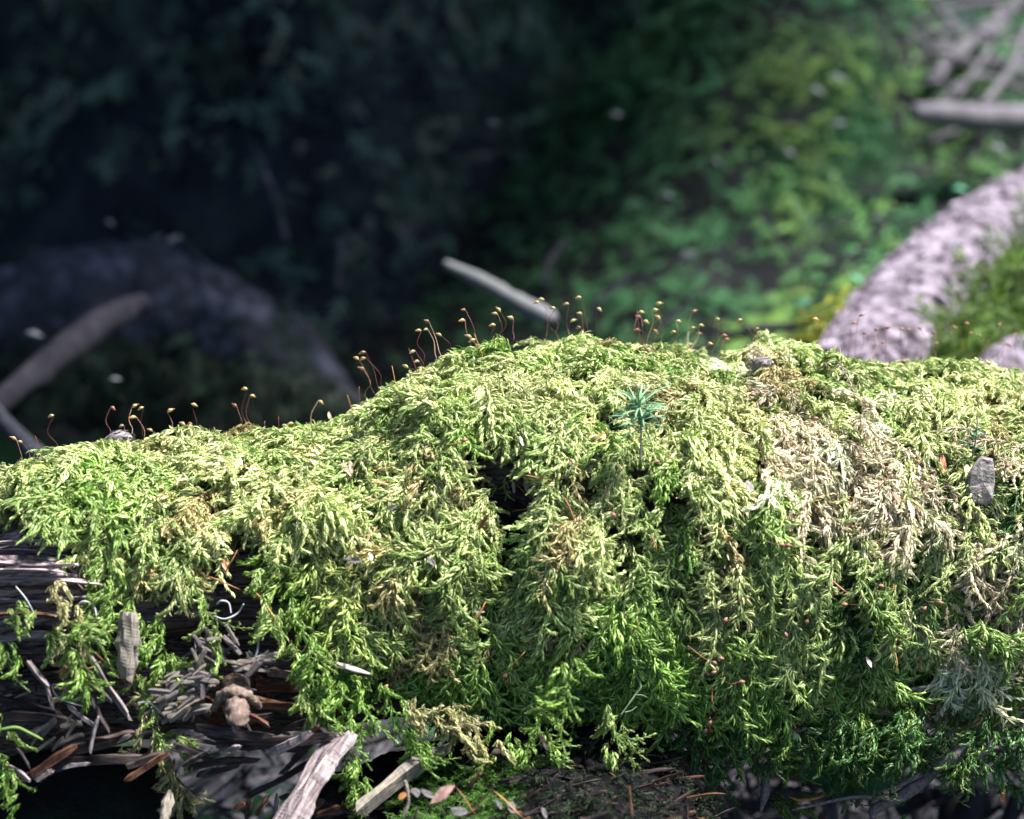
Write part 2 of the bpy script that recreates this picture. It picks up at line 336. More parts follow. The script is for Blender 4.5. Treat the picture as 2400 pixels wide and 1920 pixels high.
def shoot_branched(name, L, nb, bl, ll, lw, rise, droop, dens=2.6):
    s = Leafy(); C = arc(L, rise, droop, n=14); s.plume(C, int(L/mm*dens*.8), ll, lw, .95, 1.6, DOWN)
    T = np.gradient(C, axis=0)
    for k in range(nb):
        t = .08+.8*k/nb; i = int(t*13); td = T[i]/np.linalg.norm(T[i]); sgn = 1 if k % 2 else -1
        L2 = bl*random.uniform(.6, 1.15)*(1-.35*t); sub_ = arc(L2, random.uniform(-.1, .5), random.uniform(.6, 1.5), .2, 7)
        yaw = sgn*random.uniform(.55, 1.1); R = np.array([[math.cos(yaw), -math.sin(yaw), 0], [math.sin(yaw), math.cos(yaw), 0], [0, 0, 1]])
        X = td; Y = np.cross([0, 0, 1.], X); Y /= np.linalg.norm(Y); Z = np.cross(X, Y); Mx = np.stack([X, Y, Z], 1)
        C2 = C[i] + (sub_ @ R.T) @ Mx.T
        s.plume(C2, int(L2/mm*dens), ll*.85, lw*.8, .9, 1.6, DOWN)
    return s.build(name)
PROTO = []
for i in range(6): PROTO.append(shoot_simple(f'moss_shoot', random.uniform(12, 18)*mm, random.randint(50, 72), random.uniform(4.4, 6.2)*mm, random.uniform(.62, .85)*mm, .95, 1.9, random.uniform(.8, 1.25), random.uniform(1.4, 2.4)))   # 0-5 arching
for i in range(6): PROTO.append(shoot_branched(f'moss_shoot', random.uniform(18, 27)*mm, random.randint(5, 8), 7.5*mm, 4.4*mm, .66*mm, .6, 1.2, 3.0))   # 6-11 feathery, hanging
for i in range(4): PROTO.append(shoot_simple(f'moss_shoot', random.uniform(7, 11)*mm, 34, 5.8*mm, .9*mm, 1.3, 2.3, 1.0, 2.2))  # 12-15 curled crest tufts
for i in range(3): PROTO.append(shoot_branched(f'moss_shoot', random.uniform(20, 26)*mm, 6, 6*mm, 3.0*mm, .5*mm, .25, .35, 2.0))# 16-18 thin hanging strands
for i in range(3): PROTO.append(shoot_branched(f'moss_shoot', random.uniform(9, 12)*mm, 9, 4.5*mm, 1.3*mm, .32*mm, .7, 1.0, 4))  # 19-21 fine fern moss
A_, F_, T_, H_, E_ = (0, 6), (6, 12), (12, 16), (16, 19), (19, 22)
def scatter(name, pts, mats, scl, idx, tint, protos=None):
    me = bpy.data.meshes.new(name); me.vertices.add(len(pts)); me.vertices.foreach_set('co', np.asarray(pts, float).ravel())
    e = np.array([tuple(m.to_euler()) for m in mats], float)
    a = me.attributes.new('rot', 'FLOAT_VECTOR', 'POINT'); a.data.foreach_set('vector', e.ravel())
    a = me.attributes.new('scl', 'FLOAT', 'POINT'); a.data.foreach_set('value', np.asarray(scl, float))
    a = me.attributes.new('pidx', 'INT', 'POINT'); a.data.foreach_set('value', np.asarray(idx, np.int32))
    a = me.attributes.new('tint', 'FLOAT_COLOR', 'POINT'); a.data.foreach_set('color', np.concatenate([np.clip(tint, 0, .9), np.ones((len(pts), 1))], 1).ravel())
    o = link(name, me); protos = protos or PROTO
    g = bpy.data.node_groups.new(name, 'GeometryNodeTree'); g.interface.new_socket('Geometry', in_out='INPUT', socket_type='NodeSocketGeometry'); g.interface.new_socket('Geometry', in_out='OUTPUT', socket_type='NodeSocketGeometry')
    N, L = g.nodes, g.links; gi = N.new('NodeGroupInput'); gout = N.new('NodeGroupOutput'); j = N.new('GeometryNodeJoinGeometry')
    for p in reversed(protos):
        oi = N.new('GeometryNodeObjectInfo'); oi.inputs['Object'].default_value = p; ti = N.new('GeometryNodeGeometryToInstance')
        L.new(oi.outputs['Geometry'], ti.inputs[0]); L.new(ti.outputs[0], j.inputs[0])
    def na(n, t):
        x = N.new('GeometryNodeInputNamedAttribute'); x.data_type = t; x.inputs[0].default_value = n; return x.outputs['Attribute']
    m2p = N.new('GeometryNodeMeshToPoints'); L.new(gi.outputs[0], m2p.inputs[0])
    ip = N.new('GeometryNodeInstanceOnPoints'); L.new(m2p.outputs[0], ip.inputs['Points']); L.new(j.outputs[0], ip.inputs['Instance']); ip.inputs['Pick Instance'].default_value = True
    L.new(na('pidx', 'INT'), ip.inputs['Instance Index']); L.new(na('scl', 'FLOAT'), ip.inputs['Scale'])
    e2r = N.new('FunctionNodeEulerToRotation'); L.new(na('rot', 'FLOAT_VECTOR'), e2r.inputs[0]); L.new(e2r.outputs[0], ip.inputs['Rotation'])
    L.new(ip.outputs[0], gout.inputs[0]); md = o.modifiers.new('shoots', 'NODES'); md.node_group = g
    return o

# palettes (leaf colours)
C_pale = np.array([.70, .72, .43]); C_green = np.array([.25, .43, .10]); C_deep = np.array([.08, .19, .06]); C_straw = np.array([.80, .70, .58]); C_tan = np.array([.50, .43, .24]); C_yel = np.array([.50, .50, .12])
bot_px = np.array([-300, 0, 120, 200, 250, 300, 400, 480, 540, 620, 690, 760, 830, 900, 1000, 1100, 1300, 1500, 1700, 1900, 2100, 2250, 2400, 2700])
bot_py = np.array([1170, 1175, 1195, 1270, 1330, 1350, 1350, 1330, 1240, 1270, 1330, 1440, 1560, 1560, 1540, 1580, 1600, 1620, 1650, 1650, 1660, 1620, 1600, 1600.])
G = np.array([0, 0, -1.])
def tassels(n, lift=(0, .0055), per=(4, 9)):                # shoots bound into tassels: shared direction, height, colour
    a = rng.uniform(-380, 2780, n); b = rng.uniform(-1.1, 2.55, n)
    i = (a-pxs[0])/(pxs[1]-pxs[0]); j = (b-phs[0])/(phs[1]-phs[0]); i0 = i.astype(int); j0 = j.astype(int)
    p = MS[i0, j0]; nn = MN[i0, j0]; px, py, d = project(p); keep = rf_main(px, py, b, p)
    p, nn, px, py, b = [q[keep] for q in (p, nn, px, py, b)]; m = len(p)
    dirn = G + fbm(p*28, 2, 51)[:, None]*CR*.45 + rng.normal(0, .27, (m, 3)); top = np.clip(nn[:, 2]-.2, 0, 1)[:, None]
    dirn = dirn + top*np.stack([fbm(p*22, 2, 61)+rng.normal(0, .35, m), fbm(p*22, 2, 71)-.35, 0*px], -1)*1.8
    over = np.clip((b-1.75)/.7, 0, 1)[:, None]; n2 = nn*(1-over)+over*np.array([0, -1., .15]); n2 /= np.linalg.norm(n2, axis=1)[:, None]
    tint = tint_main(px, py, b, p, nn); sel = sel_main(px, py, b, nn); out = [[], [], [], [], []]
    for k in range(m):
        h = rng.uniform(*lift); big = rng.uniform(.48, .98); x = dirn[k]-(dirn[k]@n2[k])*n2[k]; x /= np.linalg.norm(x)+1e-9; y = np.cross(n2[k], x)
        for q in range(rng.integers(*per)):
            yaw = rng.normal(0, .34); xx = x*math.cos(yaw)+y*math.sin(yaw)
            pq = p[k] + y*rng.normal(0, .0020) + x*rng.normal(0, .0040) + n2[k]*(h-.0015+rng.normal(0, .0008))
            out[0].append(pq); out[1].append(basis(xx+n2[k]*rng.normal(.05, .12), n2[k]+rng.normal(0, .2, 3))); out[2].append(big*rng.uniform(.55, 1.15))
            kk = sel[k] if rng.random() < .6 else (rng.integers(*A_) if rng.random() < .5 else rng.integers(*F_)); out[3].append(kk); out[4].append(tint[k]*rng.uniform(.82, 1.15))
    return out[0], out[1], out[2], out[3], np.array(out[4])
def place_moss(n, rowfilter, protosel, tintf, smul=(.8, 1.25), phr=(-1.1, 2.75), sink=.0015):
    a = rng.uniform(-380, 2780, n); b = rng.uniform(*phr, n)
    i = (a-pxs[0])/(pxs[1]-pxs[0]); j = (b-phs[0])/(phs[1]-phs[0]); i0 = i.astype(int); j0 = j.astype(int)
    p = MS[i0, j0]*(1-(i-i0))[:, None] + MS[np.minimum(i0+1, len(pxs)-1), j0]*(i-i0)[:, None] + (MS[i0, np.minimum(j0+1, nph-1)]-MS[i0, j0])*(j-j0)[:, None]
    nn = MN[i0, j0]; px, py, d = project(p)
    keep = rowfilter(px, py, b, p); p, nn, px, py, b = p[keep], nn[keep], px[keep], py[keep], b[keep]
    flow = fbm(p*28, 2, 51)[:, None]*CR*.55 + rng.normal(0, .30, (len(p), 3))
    top = np.clip(nn[:, 2]-.2, 0, 1)[:, None]                # tops: combed forward and outward in whorls
    whorl = np.stack([fbm(p*22, 2, 61), fbm(p*22, 2, 71)-.35, 0*px], -1)*1.5
    dirn = G + flow + top*whorl*1.2
    over = np.clip((b-1.75)/.7, 0, 1)[:, None]
    nn2 = nn*(1-over) + over*(np.array([0, -1., .15])); nn2 /= np.linalg.norm(nn2, axis=1)[:, None]
    dirn = dirn-(dirn*nn2).sum(1)[:, None]*nn2
    nn2 = nn2 + rng.normal(0, .16, nn2.shape)
    mats = [basis(dirn[k], nn2[k]) for k in range(len(p))]
    sc = rng.uniform(*smul, len(p)); idx = protosel(px, py, b, nn)
    return p-nn*sink, mats, sc, idx, tintf(px, py, b, p, nn)
def straw_mask(px, py):
    m = .9*np.exp(-(((px-1975)*.8+(py-1110)*.55)/190)**2-(((py-1110)*.9-(px-1960)*.45)/110)**2)*1.3
    m += .8*np.exp(-((px-1780)/80)**2-((py-920)/32)**2) + .9*np.exp(-((px-2330)/80)**2-((py-1330)/170)**2) + .6*np.exp(-((px-2240)/60)**2-((py-1450)/70)**2)
    m += .5*np.exp(-((px-2350)/60)**2-((py-1120)/110)**2)
    return m
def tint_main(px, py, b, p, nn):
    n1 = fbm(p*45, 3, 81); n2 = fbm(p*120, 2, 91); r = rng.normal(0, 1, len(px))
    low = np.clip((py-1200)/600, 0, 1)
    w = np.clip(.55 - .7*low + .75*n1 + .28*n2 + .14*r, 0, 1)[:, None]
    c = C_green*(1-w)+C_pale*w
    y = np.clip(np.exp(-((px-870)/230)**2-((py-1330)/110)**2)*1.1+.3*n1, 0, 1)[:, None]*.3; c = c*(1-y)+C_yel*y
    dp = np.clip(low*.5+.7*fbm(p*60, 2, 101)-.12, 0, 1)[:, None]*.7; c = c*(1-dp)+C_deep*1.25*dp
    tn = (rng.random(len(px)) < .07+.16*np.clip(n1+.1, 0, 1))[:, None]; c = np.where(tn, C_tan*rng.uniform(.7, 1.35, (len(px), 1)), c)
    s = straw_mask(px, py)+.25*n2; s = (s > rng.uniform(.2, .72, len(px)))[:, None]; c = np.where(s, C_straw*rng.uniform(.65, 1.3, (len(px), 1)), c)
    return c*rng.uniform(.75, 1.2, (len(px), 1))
def holes(px, py):
    h = bump_at(1215, 1185, 62, 135, px, py) + bump_at(1135, 1085, 78, 62, px, py) + .9*bump_at(1075, 925, 36, 34, px, py) + 1.0*bump_at(540, 1340, 40, 70, px, py) + .8*bump_at(905, 1150, 30, 40, px, py) + .8*bump_at(1470, 1130, 34, 40, px, py) + .7*bump_at(1780, 1440, 34, 40, px, py) + .7*bump_at(2020, 980, 30, 26, px, py)
    return h > .45
def rf_main(px, py, b, p):
    lim = np.interp(px, bot_px, bot_py)+25*fbm(p*60, 2, 111)
    return (py < lim) & (~holes(px, py) | (b < .2)) & (fbm(p*75, 2, 121) > -.62)
def sel_main(px, py, b, nn):
    r = rng.random(len(px)); top = np.clip(nn[:, 2], 0, 1)
    k = rng.integers(*A_, len(px)); k = np.where(r > .5, rng.integers(*F_, len(px)), k)
    k = np.where((rng.random(len(px)) < top*.75), rng.integers(*T_, len(px)), k)
    k = np.where((rng.random(len(px)) < np.clip((py-1450)/500, 0, .5)), rng.integers(*H_, len(px)), k)
    return k
D1_ = place_moss(5500, rf_main, sel_main, lambda *q: tint_main(*q)*.4, (.5, .85), sink=.004); D2_ = tassels(3300, (0, .0075), (7, 13))  # under layer tinted darker: old moss, plus painted shade between tassels
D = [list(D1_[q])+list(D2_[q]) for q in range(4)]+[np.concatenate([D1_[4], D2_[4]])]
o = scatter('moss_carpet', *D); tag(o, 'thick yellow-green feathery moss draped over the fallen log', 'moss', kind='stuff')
# fine dark fern moss in the gaps and on the right
def rf_fine(px, py, b, p):
    m = bump_at(2150, 1180, 160, 120, px, py) + bump_at(2050, 1400, 160, 110, px, py) + bump_at(2330, 1180, 90, 110, px, py) + .7*bump_at(1150, 1600, 300, 150, px, py) + .8*bump_at(330, 1600, 60, 130, px, py)
    return (m+.4*fbm(p*50, 2, 131) > .5) & (py < np.interp(px, bot_px, bot_py)+60)
D = place_moss(6500, rf_fine, lambda px, py, b, nn: rng.integers(*E_, len(px)), lambda px, py, b, p, nn: (np.array([.11, .24, .08])*rng.uniform(.5, 1.5, (len(px), 1))), (.8, 1.6), (.1, 2.7), -.001)
o = scatter('fine_moss', *D); tag(o, 'fine dark green fern-like moss filling gaps between the yellow-green shoots', 'moss', kind='stuff')
# loose strands of moss hanging below the edge (left wood and underside)
def strands(name, lines, label, n_per=26, depth=None, sc=(.75, 1.2), protos=(13, 16), tints=(C_green, C_green*.8+C_pale*.2, C_tan*.6+C_pale*.3, C_green)):
    pts, ms, scs, ix, ti = [], [], [], [], []
    for ln in lines:
        pp = [P(x, y, d) for x, y, d in ln]; C = spline(pp, 40); L_ = np.linalg.norm(np.diff(C, axis=0), axis=1).sum(); n = max(4, int(L_/.0014))
        base = tints[random.randrange(len(tints))]
        for k in range(n):
            t = random.random(); i = min(int(t*39), 38); q = C[i]+np.random.normal(0, .0016, 3); dv = C[i+1]-C[i]; dv = dv/np.linalg.norm(dv)+np.random.normal(0, .35, 3)+G*.25
            pts.append(q); ms.append(basis(dv, -CF+np.random.normal(0, .6, 3))); scs.append(random.uniform(*sc)*.62); ix.append(random.choice([0, 1, 2, 3, 4, 5, 16]) if protos[0] == 13 else random.randrange(*protos)); ti.append(base*random.uniform(.6, 1.25)*.9)
    o = scatter(name, pts, ms, scs, ix, np.array(ti)); tag(o, label, 'moss', kind='stuff'); return o
np.random.seed(3)
D1 = .722
strands('hanging_moss', [[(300, 1400, .715), (310, 1500, .71), (285, 1560, .71)], [(360, 1440, .715), (390, 1540, .71), (400, 1600, .715)], [(385, 1600, .715), (345, 1680, .71), (395, 1760, .715), (400, 1830, .72), (430, 1890, .72)],
    [(330, 1580, .715), (370, 1700, .71), (440, 1760, .715)], [(480, 1400, .71), (500, 1500, .71), (475, 1580, .715)], [(690, 1400, .712), (730, 1540, .71), (760, 1650, .712)], [(700, 1500, .71), (715, 1600, .71), (735, 1660, .71)],
    [(780, 1580, .71), (800, 1700, .712), (830, 1800, .715), (870, 1890, .72)], [(830, 1600, .712), (850, 1690, .712), (830, 1760, .712)], [(900, 1600, .715), (960, 1700, .715), (1000, 1790, .72)], [(960, 1640, .715), (1060, 1700, .715), (1150, 1760, .715)],
    [(1050, 1650, .716), (1090, 1730, .716)], [(1180, 1680, .718), (1230, 1760, .72), (1285, 1805, .72)], [(1250, 1680, .72), (1290, 1760, .72)], [(1340, 1540, .70), (1330, 1620, .70), (1270, 1665, .70)], [(1420, 1660, .72), (1460, 1770, .722)], [(1160, 1760, .72), (1110, 1810, .72), (1130, 1830, .72)],
    [(0, 1440, .70), (60, 1430, .70), (130, 1490, .702), (225, 1450, .705)], [(0, 1500, .70), (20, 1560, .70)], [(120, 1350, .705), (160, 1420, .702), (190, 1520, .702), (175, 1600, .705)], [(200, 1460, .70), (185, 1560, .70), (215, 1610, .70)], [(0, 1700, .70), (15, 1800, .70), (40, 1890, .70)],
    [(240, 1300, .71), (260, 1400, .708), (255, 1460, .708)], [(620, 1320, .712), (640, 1420, .71), (660, 1470, .71)]],
    'loose moss strands hanging over the bare wood and lower edge of the log')
rl = []
for k in range(44):
    x = random.uniform(1500, 2400); y = random.uniform(1640, 1730); l = random.uniform(50, 130); rl.append([(x, y, .745), (x+random.uniform(-25, 25), y+l*.5, .745), (x+random.uniform(-50, 50), y+l, .75)])
rl += [[(1960, 1800, .76), (2030, 1790, .76), (2110, 1780, .76)], [(1800, 1870, .765), (1850, 1880, .765), (1900, 1890, .765)], [(2140, 1660, .74), (2130, 1740, .74), (2100, 1790, .74)], [(1690, 1720, .76), (1680, 1800, .765), (1682, 1880, .765)], [(2350, 1790, .76), (2380, 1850, .765)], [(1820, 1800, .765), (1950, 1830, .765), (2000, 1850, .765)], [(2140, 1870, .77), (2100, 1900, .77)]]
strands('moss_fringe', rl, 'dark green moss fringe dangling from the right underside of the log', tints=(C_deep, C_green*.7, C_deep*1.3), sc=(.7, 1.1))

# ------------------------------------------------------------------ spore capsules on stalks
ORD = ['first', 'second', 'third', 'fourth', 'fifth', 'sixth', 'seventh', 'eighth', 'ninth', 'tenth', 'eleventh', 'twelfth', 'thirteenth', 'fourteenth', 'fifteenth', 'sixteenth', 'seventeenth', 'eighteenth', 'nineteenth', 'twentieth', 'twenty-first', 'twenty-second', 'twenty-third', 'twenty-fourth', 'twenty-fifth', 'twenty-sixth', 'twenty-seventh', 'twenty-eighth', 'twenty-ninth', 'thirtieth', 'thirty-first', 'thirty-second', 'thirty-third', 'thirty-fourth', 'thirty-fifth', 'thirty-sixth', 'thirty-seventh', 'thirty-eighth', 'thirty-ninth', 'fortieth']
s = .371
def c1(X, Y): return (X*s, 900+Y*s)
def c3(X, Y): return (800+X*s, 680+Y*s)
def c5(X, Y): return (1600+X*s, 680+Y*s)
def c6(X, Y): return (1600+X*s, 1280+Y*s)
def c4(X, Y): return (800+X*s, 1280+Y*s)
def c2(X, Y): return (X*s, 1280+Y*s)
SP = []
for q in [(88,355,160,555),(124,375,195,525),(323,213,368,400),(715,163,703,300),(850,150,830,290),(893,163,900,290),(842,222,940,365),(765,277,800,340),(945,300,1095,370),(1070,182,1060,365),(1228,143,1215,360),(1153,262,1200,372),(1200,265,1215,355),(1552,42,1572,300),(1595,85,1592,305),(1478,142,1548,300),(2025,123,1945,270),(1835,262,1840,300)]:
    SP.append(c1(q[0], q[1])+c1(q[2], q[3]))
for q in [(95,442,215,625),(140,443,285,618),(140,405,250,620),(127,508,150,645),(543,208,640,400),(492,266,522,412),(533,260,603,405),(618,293,635,400),(452,400,520,440),(478,462,505,500),(410,495,440,530),(772,136,870,345),(762,203,868,345),(805,304,858,350),(830,328,862,352),(993,134,1003,300),(973,160,1000,300),(957,232,965,300),(1068,186,1088,285),(1265,70,1285,390),(1235,88,1395,310),(1340,125,1367,305),(1418,98,1437,320),(1466,202,1453,310),(1505,158,1512,380),(1497,58,1575,290),(1495,248,1505,325),(1629,132,1618,290),(1895,150,1820,320),(1875,178,1905,310),(2005,97,1975,320),(1977,138,1932,300),(2002,185,2022,310),(1923,210,1905,300),(1870,262,1930,310),(1983,270,1960,320),(2130,208,2120,310),(2102,275,2105,320)]:
    SP.append(c3(q[0], q[1])+c3(q[2], q[3]))
for q in [(73,146,15,300),(220,195,235,330),(115,233,40,390),(97,283,60,360),(62,252,20,320),(262,297,180,500),(280,322,145,540),(168,350,75,320),(362,200,490,370),(468,256,515,385),(840,196,822,310),(1127,170,1085,395),(1080,218,1045,380),(1156,283,1110,405),(1228,260,1195,400),(1293,250,1280,400),(1388,258,1380,400),(1432,262,1410,400),(1493,250,1507,395),(1583,282,1590,410),(1603,345,1585,410),(1266,342,1180,415),(1712,245,1700,400),(1797,223,1755,415),(1822,283,1803,420),(1870,300,1875,410),(2000,230,1990,410),(1933,338,1935,440),(2055,355,2020,430),(2100,288,2115,430),(1777,500,1780,550)]:
    SP.append(c5(q[0], q[1])+c5(q[2], q[3]))
def capsule_mesh(L=2.1*mm, R=.55*mm, name='capsule'):
    V, F, n, m = [], [], 8, 9
    for i in range(m+1):
        t = i/m; r = R*(math.sin(math.pi*min(1, t*.96+.02))**.75)*(1.05-.25*abs(t-.45)); bend = .18*R*math.sin(math.pi*t)*2
        if t > .9: r *= .55
        for k in range(n): a = 2*math.pi*k/n; V.append((L*t, r*math.cos(a), r*math.sin(a)+bend))
    for i in range(m):
        for k in range(n): F.append((i*n+k, i*n+(k+1) % n, (i+1)*n+(k+1) % n, (i+1)*n+k))
    F += [tuple(range(n))[::-1], tuple(m*n+k for k in range(n))]
    return mesh_from(name, V, F)
CAPM = []
for m_ in M_cap+[M_capr]: c = capsule_mesh(); c.materials.append(m_); CAPM.append(c)
lidv, lidf = tube([(2.0*mm, 0, 0), (2.3*mm, 0, -.02*mm), (2.5*mm, 0, -.06*mm)], [.3*mm, .2*mm, .03*mm], 6, 4); LID = mesh_from('lid', lidv, lidf); LID.materials.append(M_lid)
AREAS = [(180, "log's far left end"), (480, "log's left shoulder"), (790, "dip left of the hump"), (1070, "hump's left slope"), (1230, "hump top's left part"), (1440, "middle of the hump top"), (1640, "hump top's right part"), (1950, "notch right of the hump"), (9999, 'right crest before the pale log')]
def area(px): return next(a for lim, a in AREAS if px < lim)
by = {}
for q in SP: by.setdefault(area(q[0]), []).append(q)
for ar, lst in by.items():
    lst.sort()
    for k, (cx, cy, bx, by_) in enumerate(lst):
        b0, n0 = hit(bx, by_+12); dep = (b0-CP) @ CF
        if cx > 1950: dep += random.uniform(0, .03)
        dep2 = dep+random.uniform(-.004, .006); b0 = P(bx, by_+14, dep); tip = P(cx, cy, dep2)
        o = empty('spore_stalk', tuple(b0)); lean = 'leaning left' if cx < bx-12 else 'leaning right' if cx > bx+12 else 'standing upright'
        tag(o, f'stalked spore capsule {lean}, {ORD[k]} from left on {ar}', 'moss capsule', 'spore capsules standing above the mossy log')
        side = -1 if cx < bx else 1
        hd = np.array([side*random.uniform(.6, 1), random.uniform(-.6, .6), random.uniform(-.5, .6)])
        top = tip + np.array([0, 0, .0005]) - hd*.0011; mid = b0*.45+top*.55+np.array([-(tip-b0)[0]*.10+random.gauss(0, .0011), random.gauss(0, .001), random.uniform(-.0004, .0006)])
        v, f = tube([b0, b0*.75+top*.25+np.array([random.uniform(-.0004, .0004), 0, 0]), mid, top*.93+mid*.07, top], [.0001, .00008, .00007, .00007, .00008], 5, 14)
        link('stalk', mesh_from('stalk', v-b0, f), M_stalk if random.random() < .75 else M_stalkp, o)
        c = link('capsule', CAPM[random.choice([0, 0, 1, 2, 2]) if cx < 1950 else 1], None, o); c.location = tuple(top-b0); c.rotation_euler = basis(hd, (0, 0, 1)).to_euler()
        cs_ = random.uniform(.85, 1.15) * (1 if cx < 1950 else .85); c.scale = (cs_*random.uniform(.9, 1.1), cs_, cs_)
        l = link('lid', LID, None, c)
# fallen or tangled reddish capsules on the moss face
FC = [c6(*q) for q in [(510,30),(1203,65),(1175,183),(907,228),(980,272),(692,403),(237,402),(115,633),(148,625),(155,755),(320,740),(545,510),(1345,498),(1595,340),(1630,300),(742,860),(778,915),(845,905),(628,978),(203,955),(193,1005),(150,1005),(175,1130),(1030,1167),(1315,943),(1700,972),(1570,910),(2050,355)]]
FC += [c4(*q) for q in [(1060,752),(1925,843),(1625,947),(610,1025),(350,740)]] + [c5(*q) for q in [(2005,1213),(370,830),(1285,548),(1935,1210),(190,1575),(515,1650),(1025,1530),(840,1000)]] + [c3(*q) for q in [(720,1028),(1365,1140),(2005,1213),(1625,1490),(1015,1460)]]
fa = {}
def band(px, py): return ('upper' if py < 1300 else 'middle' if py < 1500 else 'lower')+(' front of the hump' if px < 1500 else ' moss face right of the hump')
for q in FC: fa.setdefault(band(*q), []).append(q)
for bd, lst in fa.items():
    lst.sort()
    for k, (x, y) in enumerate(lst):
        p0, n0 = hit(x, y, .0125); o = empty('fallen_capsule', tuple(p0))
        tag(o, f'reddish spore capsule in moss, {ORD[k]} from left, {bd}', 'moss capsule', 'reddish spore capsules lying in the moss face')
        dv = np.array([random.uniform(-1, 1), random.uniform(-.3, .3), random.uniform(-1, .6)])
        c = link('capsule', CAPM[3], None, o); c.rotation_euler = basis(dv, n0).to_euler(); c.scale = (1.1, 1.2, 1.2)
        e = -dv/np.linalg.norm(dv)
        v, f = tube([(0, 0, 0), e*.003+n0*.0008, e*.007+np.array([random.uniform(-.003, .003), 0, .002])], [.0001, .00009, .00008], 5, 8); link('stalk', mesh_from('stalk', v, f), M_no if random.random() < .15 else M_stalk, o)
# bare red stalks without capsule
for k, (a, b, ar) in enumerate([(c1(222,325), c1(315,435), "left end of the log"), (c1(1672,235), c1(1668,300), 'dip left of the hump'), (c1(1760,205), c1(1762,300), 'dip just left of the steep slope'), (c3(320,478), c3(375,545), 'middle of the left slope'), (c3(38,662), c3(118,682), 'foot of the left slope'), (c3(112,608), c3(122,660), 'foot of the left slope, upright'), (c3(840,276), c3(916,306), "hump top's left corner"), (c3(425,366), c3(515,440), 'upper left slope beside capsules'), (c3(1868,126), c3(1905,310), 'hump top among the right capsules'), (c5(480,262), c5(330,350), 'notch right of the hump')]):
    b0, n0 = hit(b[0], b[1]+10); dep = (b0-CP) @ CF; t = P(a[0], a[1], dep)
    v, f = tube([b0, (b0+t)/2+np.array([0, 0, .0006]), t], [.00016, .00014, .00008], 5, 8); o = link('bare_stalk', mesh_from('bare_stalk', v-b0, f), M_no if k in (3, 4, 6) else M_stalk); o.location = tuple(b0)
    tag(o, f'bare thin moss stalk without capsule on the {ar}', 'moss stalk', 'bare stalks rising from the moss')

# ------------------------------------------------------------------ litter on the moss
def flake(L, W, seed=0):                                   # irregular flat scrap with broken edges
    r = random.Random(seed); n = 9; V = []
    o = [(.5*L*math.cos(2*math.pi*k/n)*r.uniform(.7, 1.1), .5*W*math.sin(2*math.pi*k/n+.2)*r.uniform(.7, 1.15)) for k in range(n)]
    for z in (0, .12*W): V += [(x, y, z+.06*L*math.sin(4*x/L+r.uniform(0, .6))) for x, y in o]
    V += [(0, 0, -.02*W), (.06*L, 0, .16*W)]
    F = [(k, (k+1) % n, n+(k+1) % n, n+k) for k in range(n)]+[((k+1) % n, k, 2*n) for k in range(n)]+[(n+k, n+(k+1) % n, 2*n+1) for k in range(n)]
    return mesh_from('flake', V, F, False)
def blade(L, W, Th, bend=.1, n=7, point=.25, seed=0):     # flat needle with ridge along X, pointed ends
    V, F = [], []
    for i in range(n):
        t = i/(n-1); w = W/2*min(1, (t+.04)/point*.9+.15, (1-t+.04)/point*.8+.12); z = bend*L*math.sin(math.pi*t); y = .15*bend*L*math.sin(2*math.pi*t)
        x = (t-.5)*L; V += [(x, y-w, z), (x, y, z+Th), (x, y+w, z), (x, y, z-Th*.6)]
    for i in range(n-1):
        for k in range(4): F.append((4*i+k, 4*i+(k+1) % 4, 4*i+4+(k+1) % 4, 4*i+4+k))
    F += [(3, 2, 1, 0), (4*n-4, 4*n-3, 4*n-2, 4*n-1)]
    return mesh_from('needle', V, F)
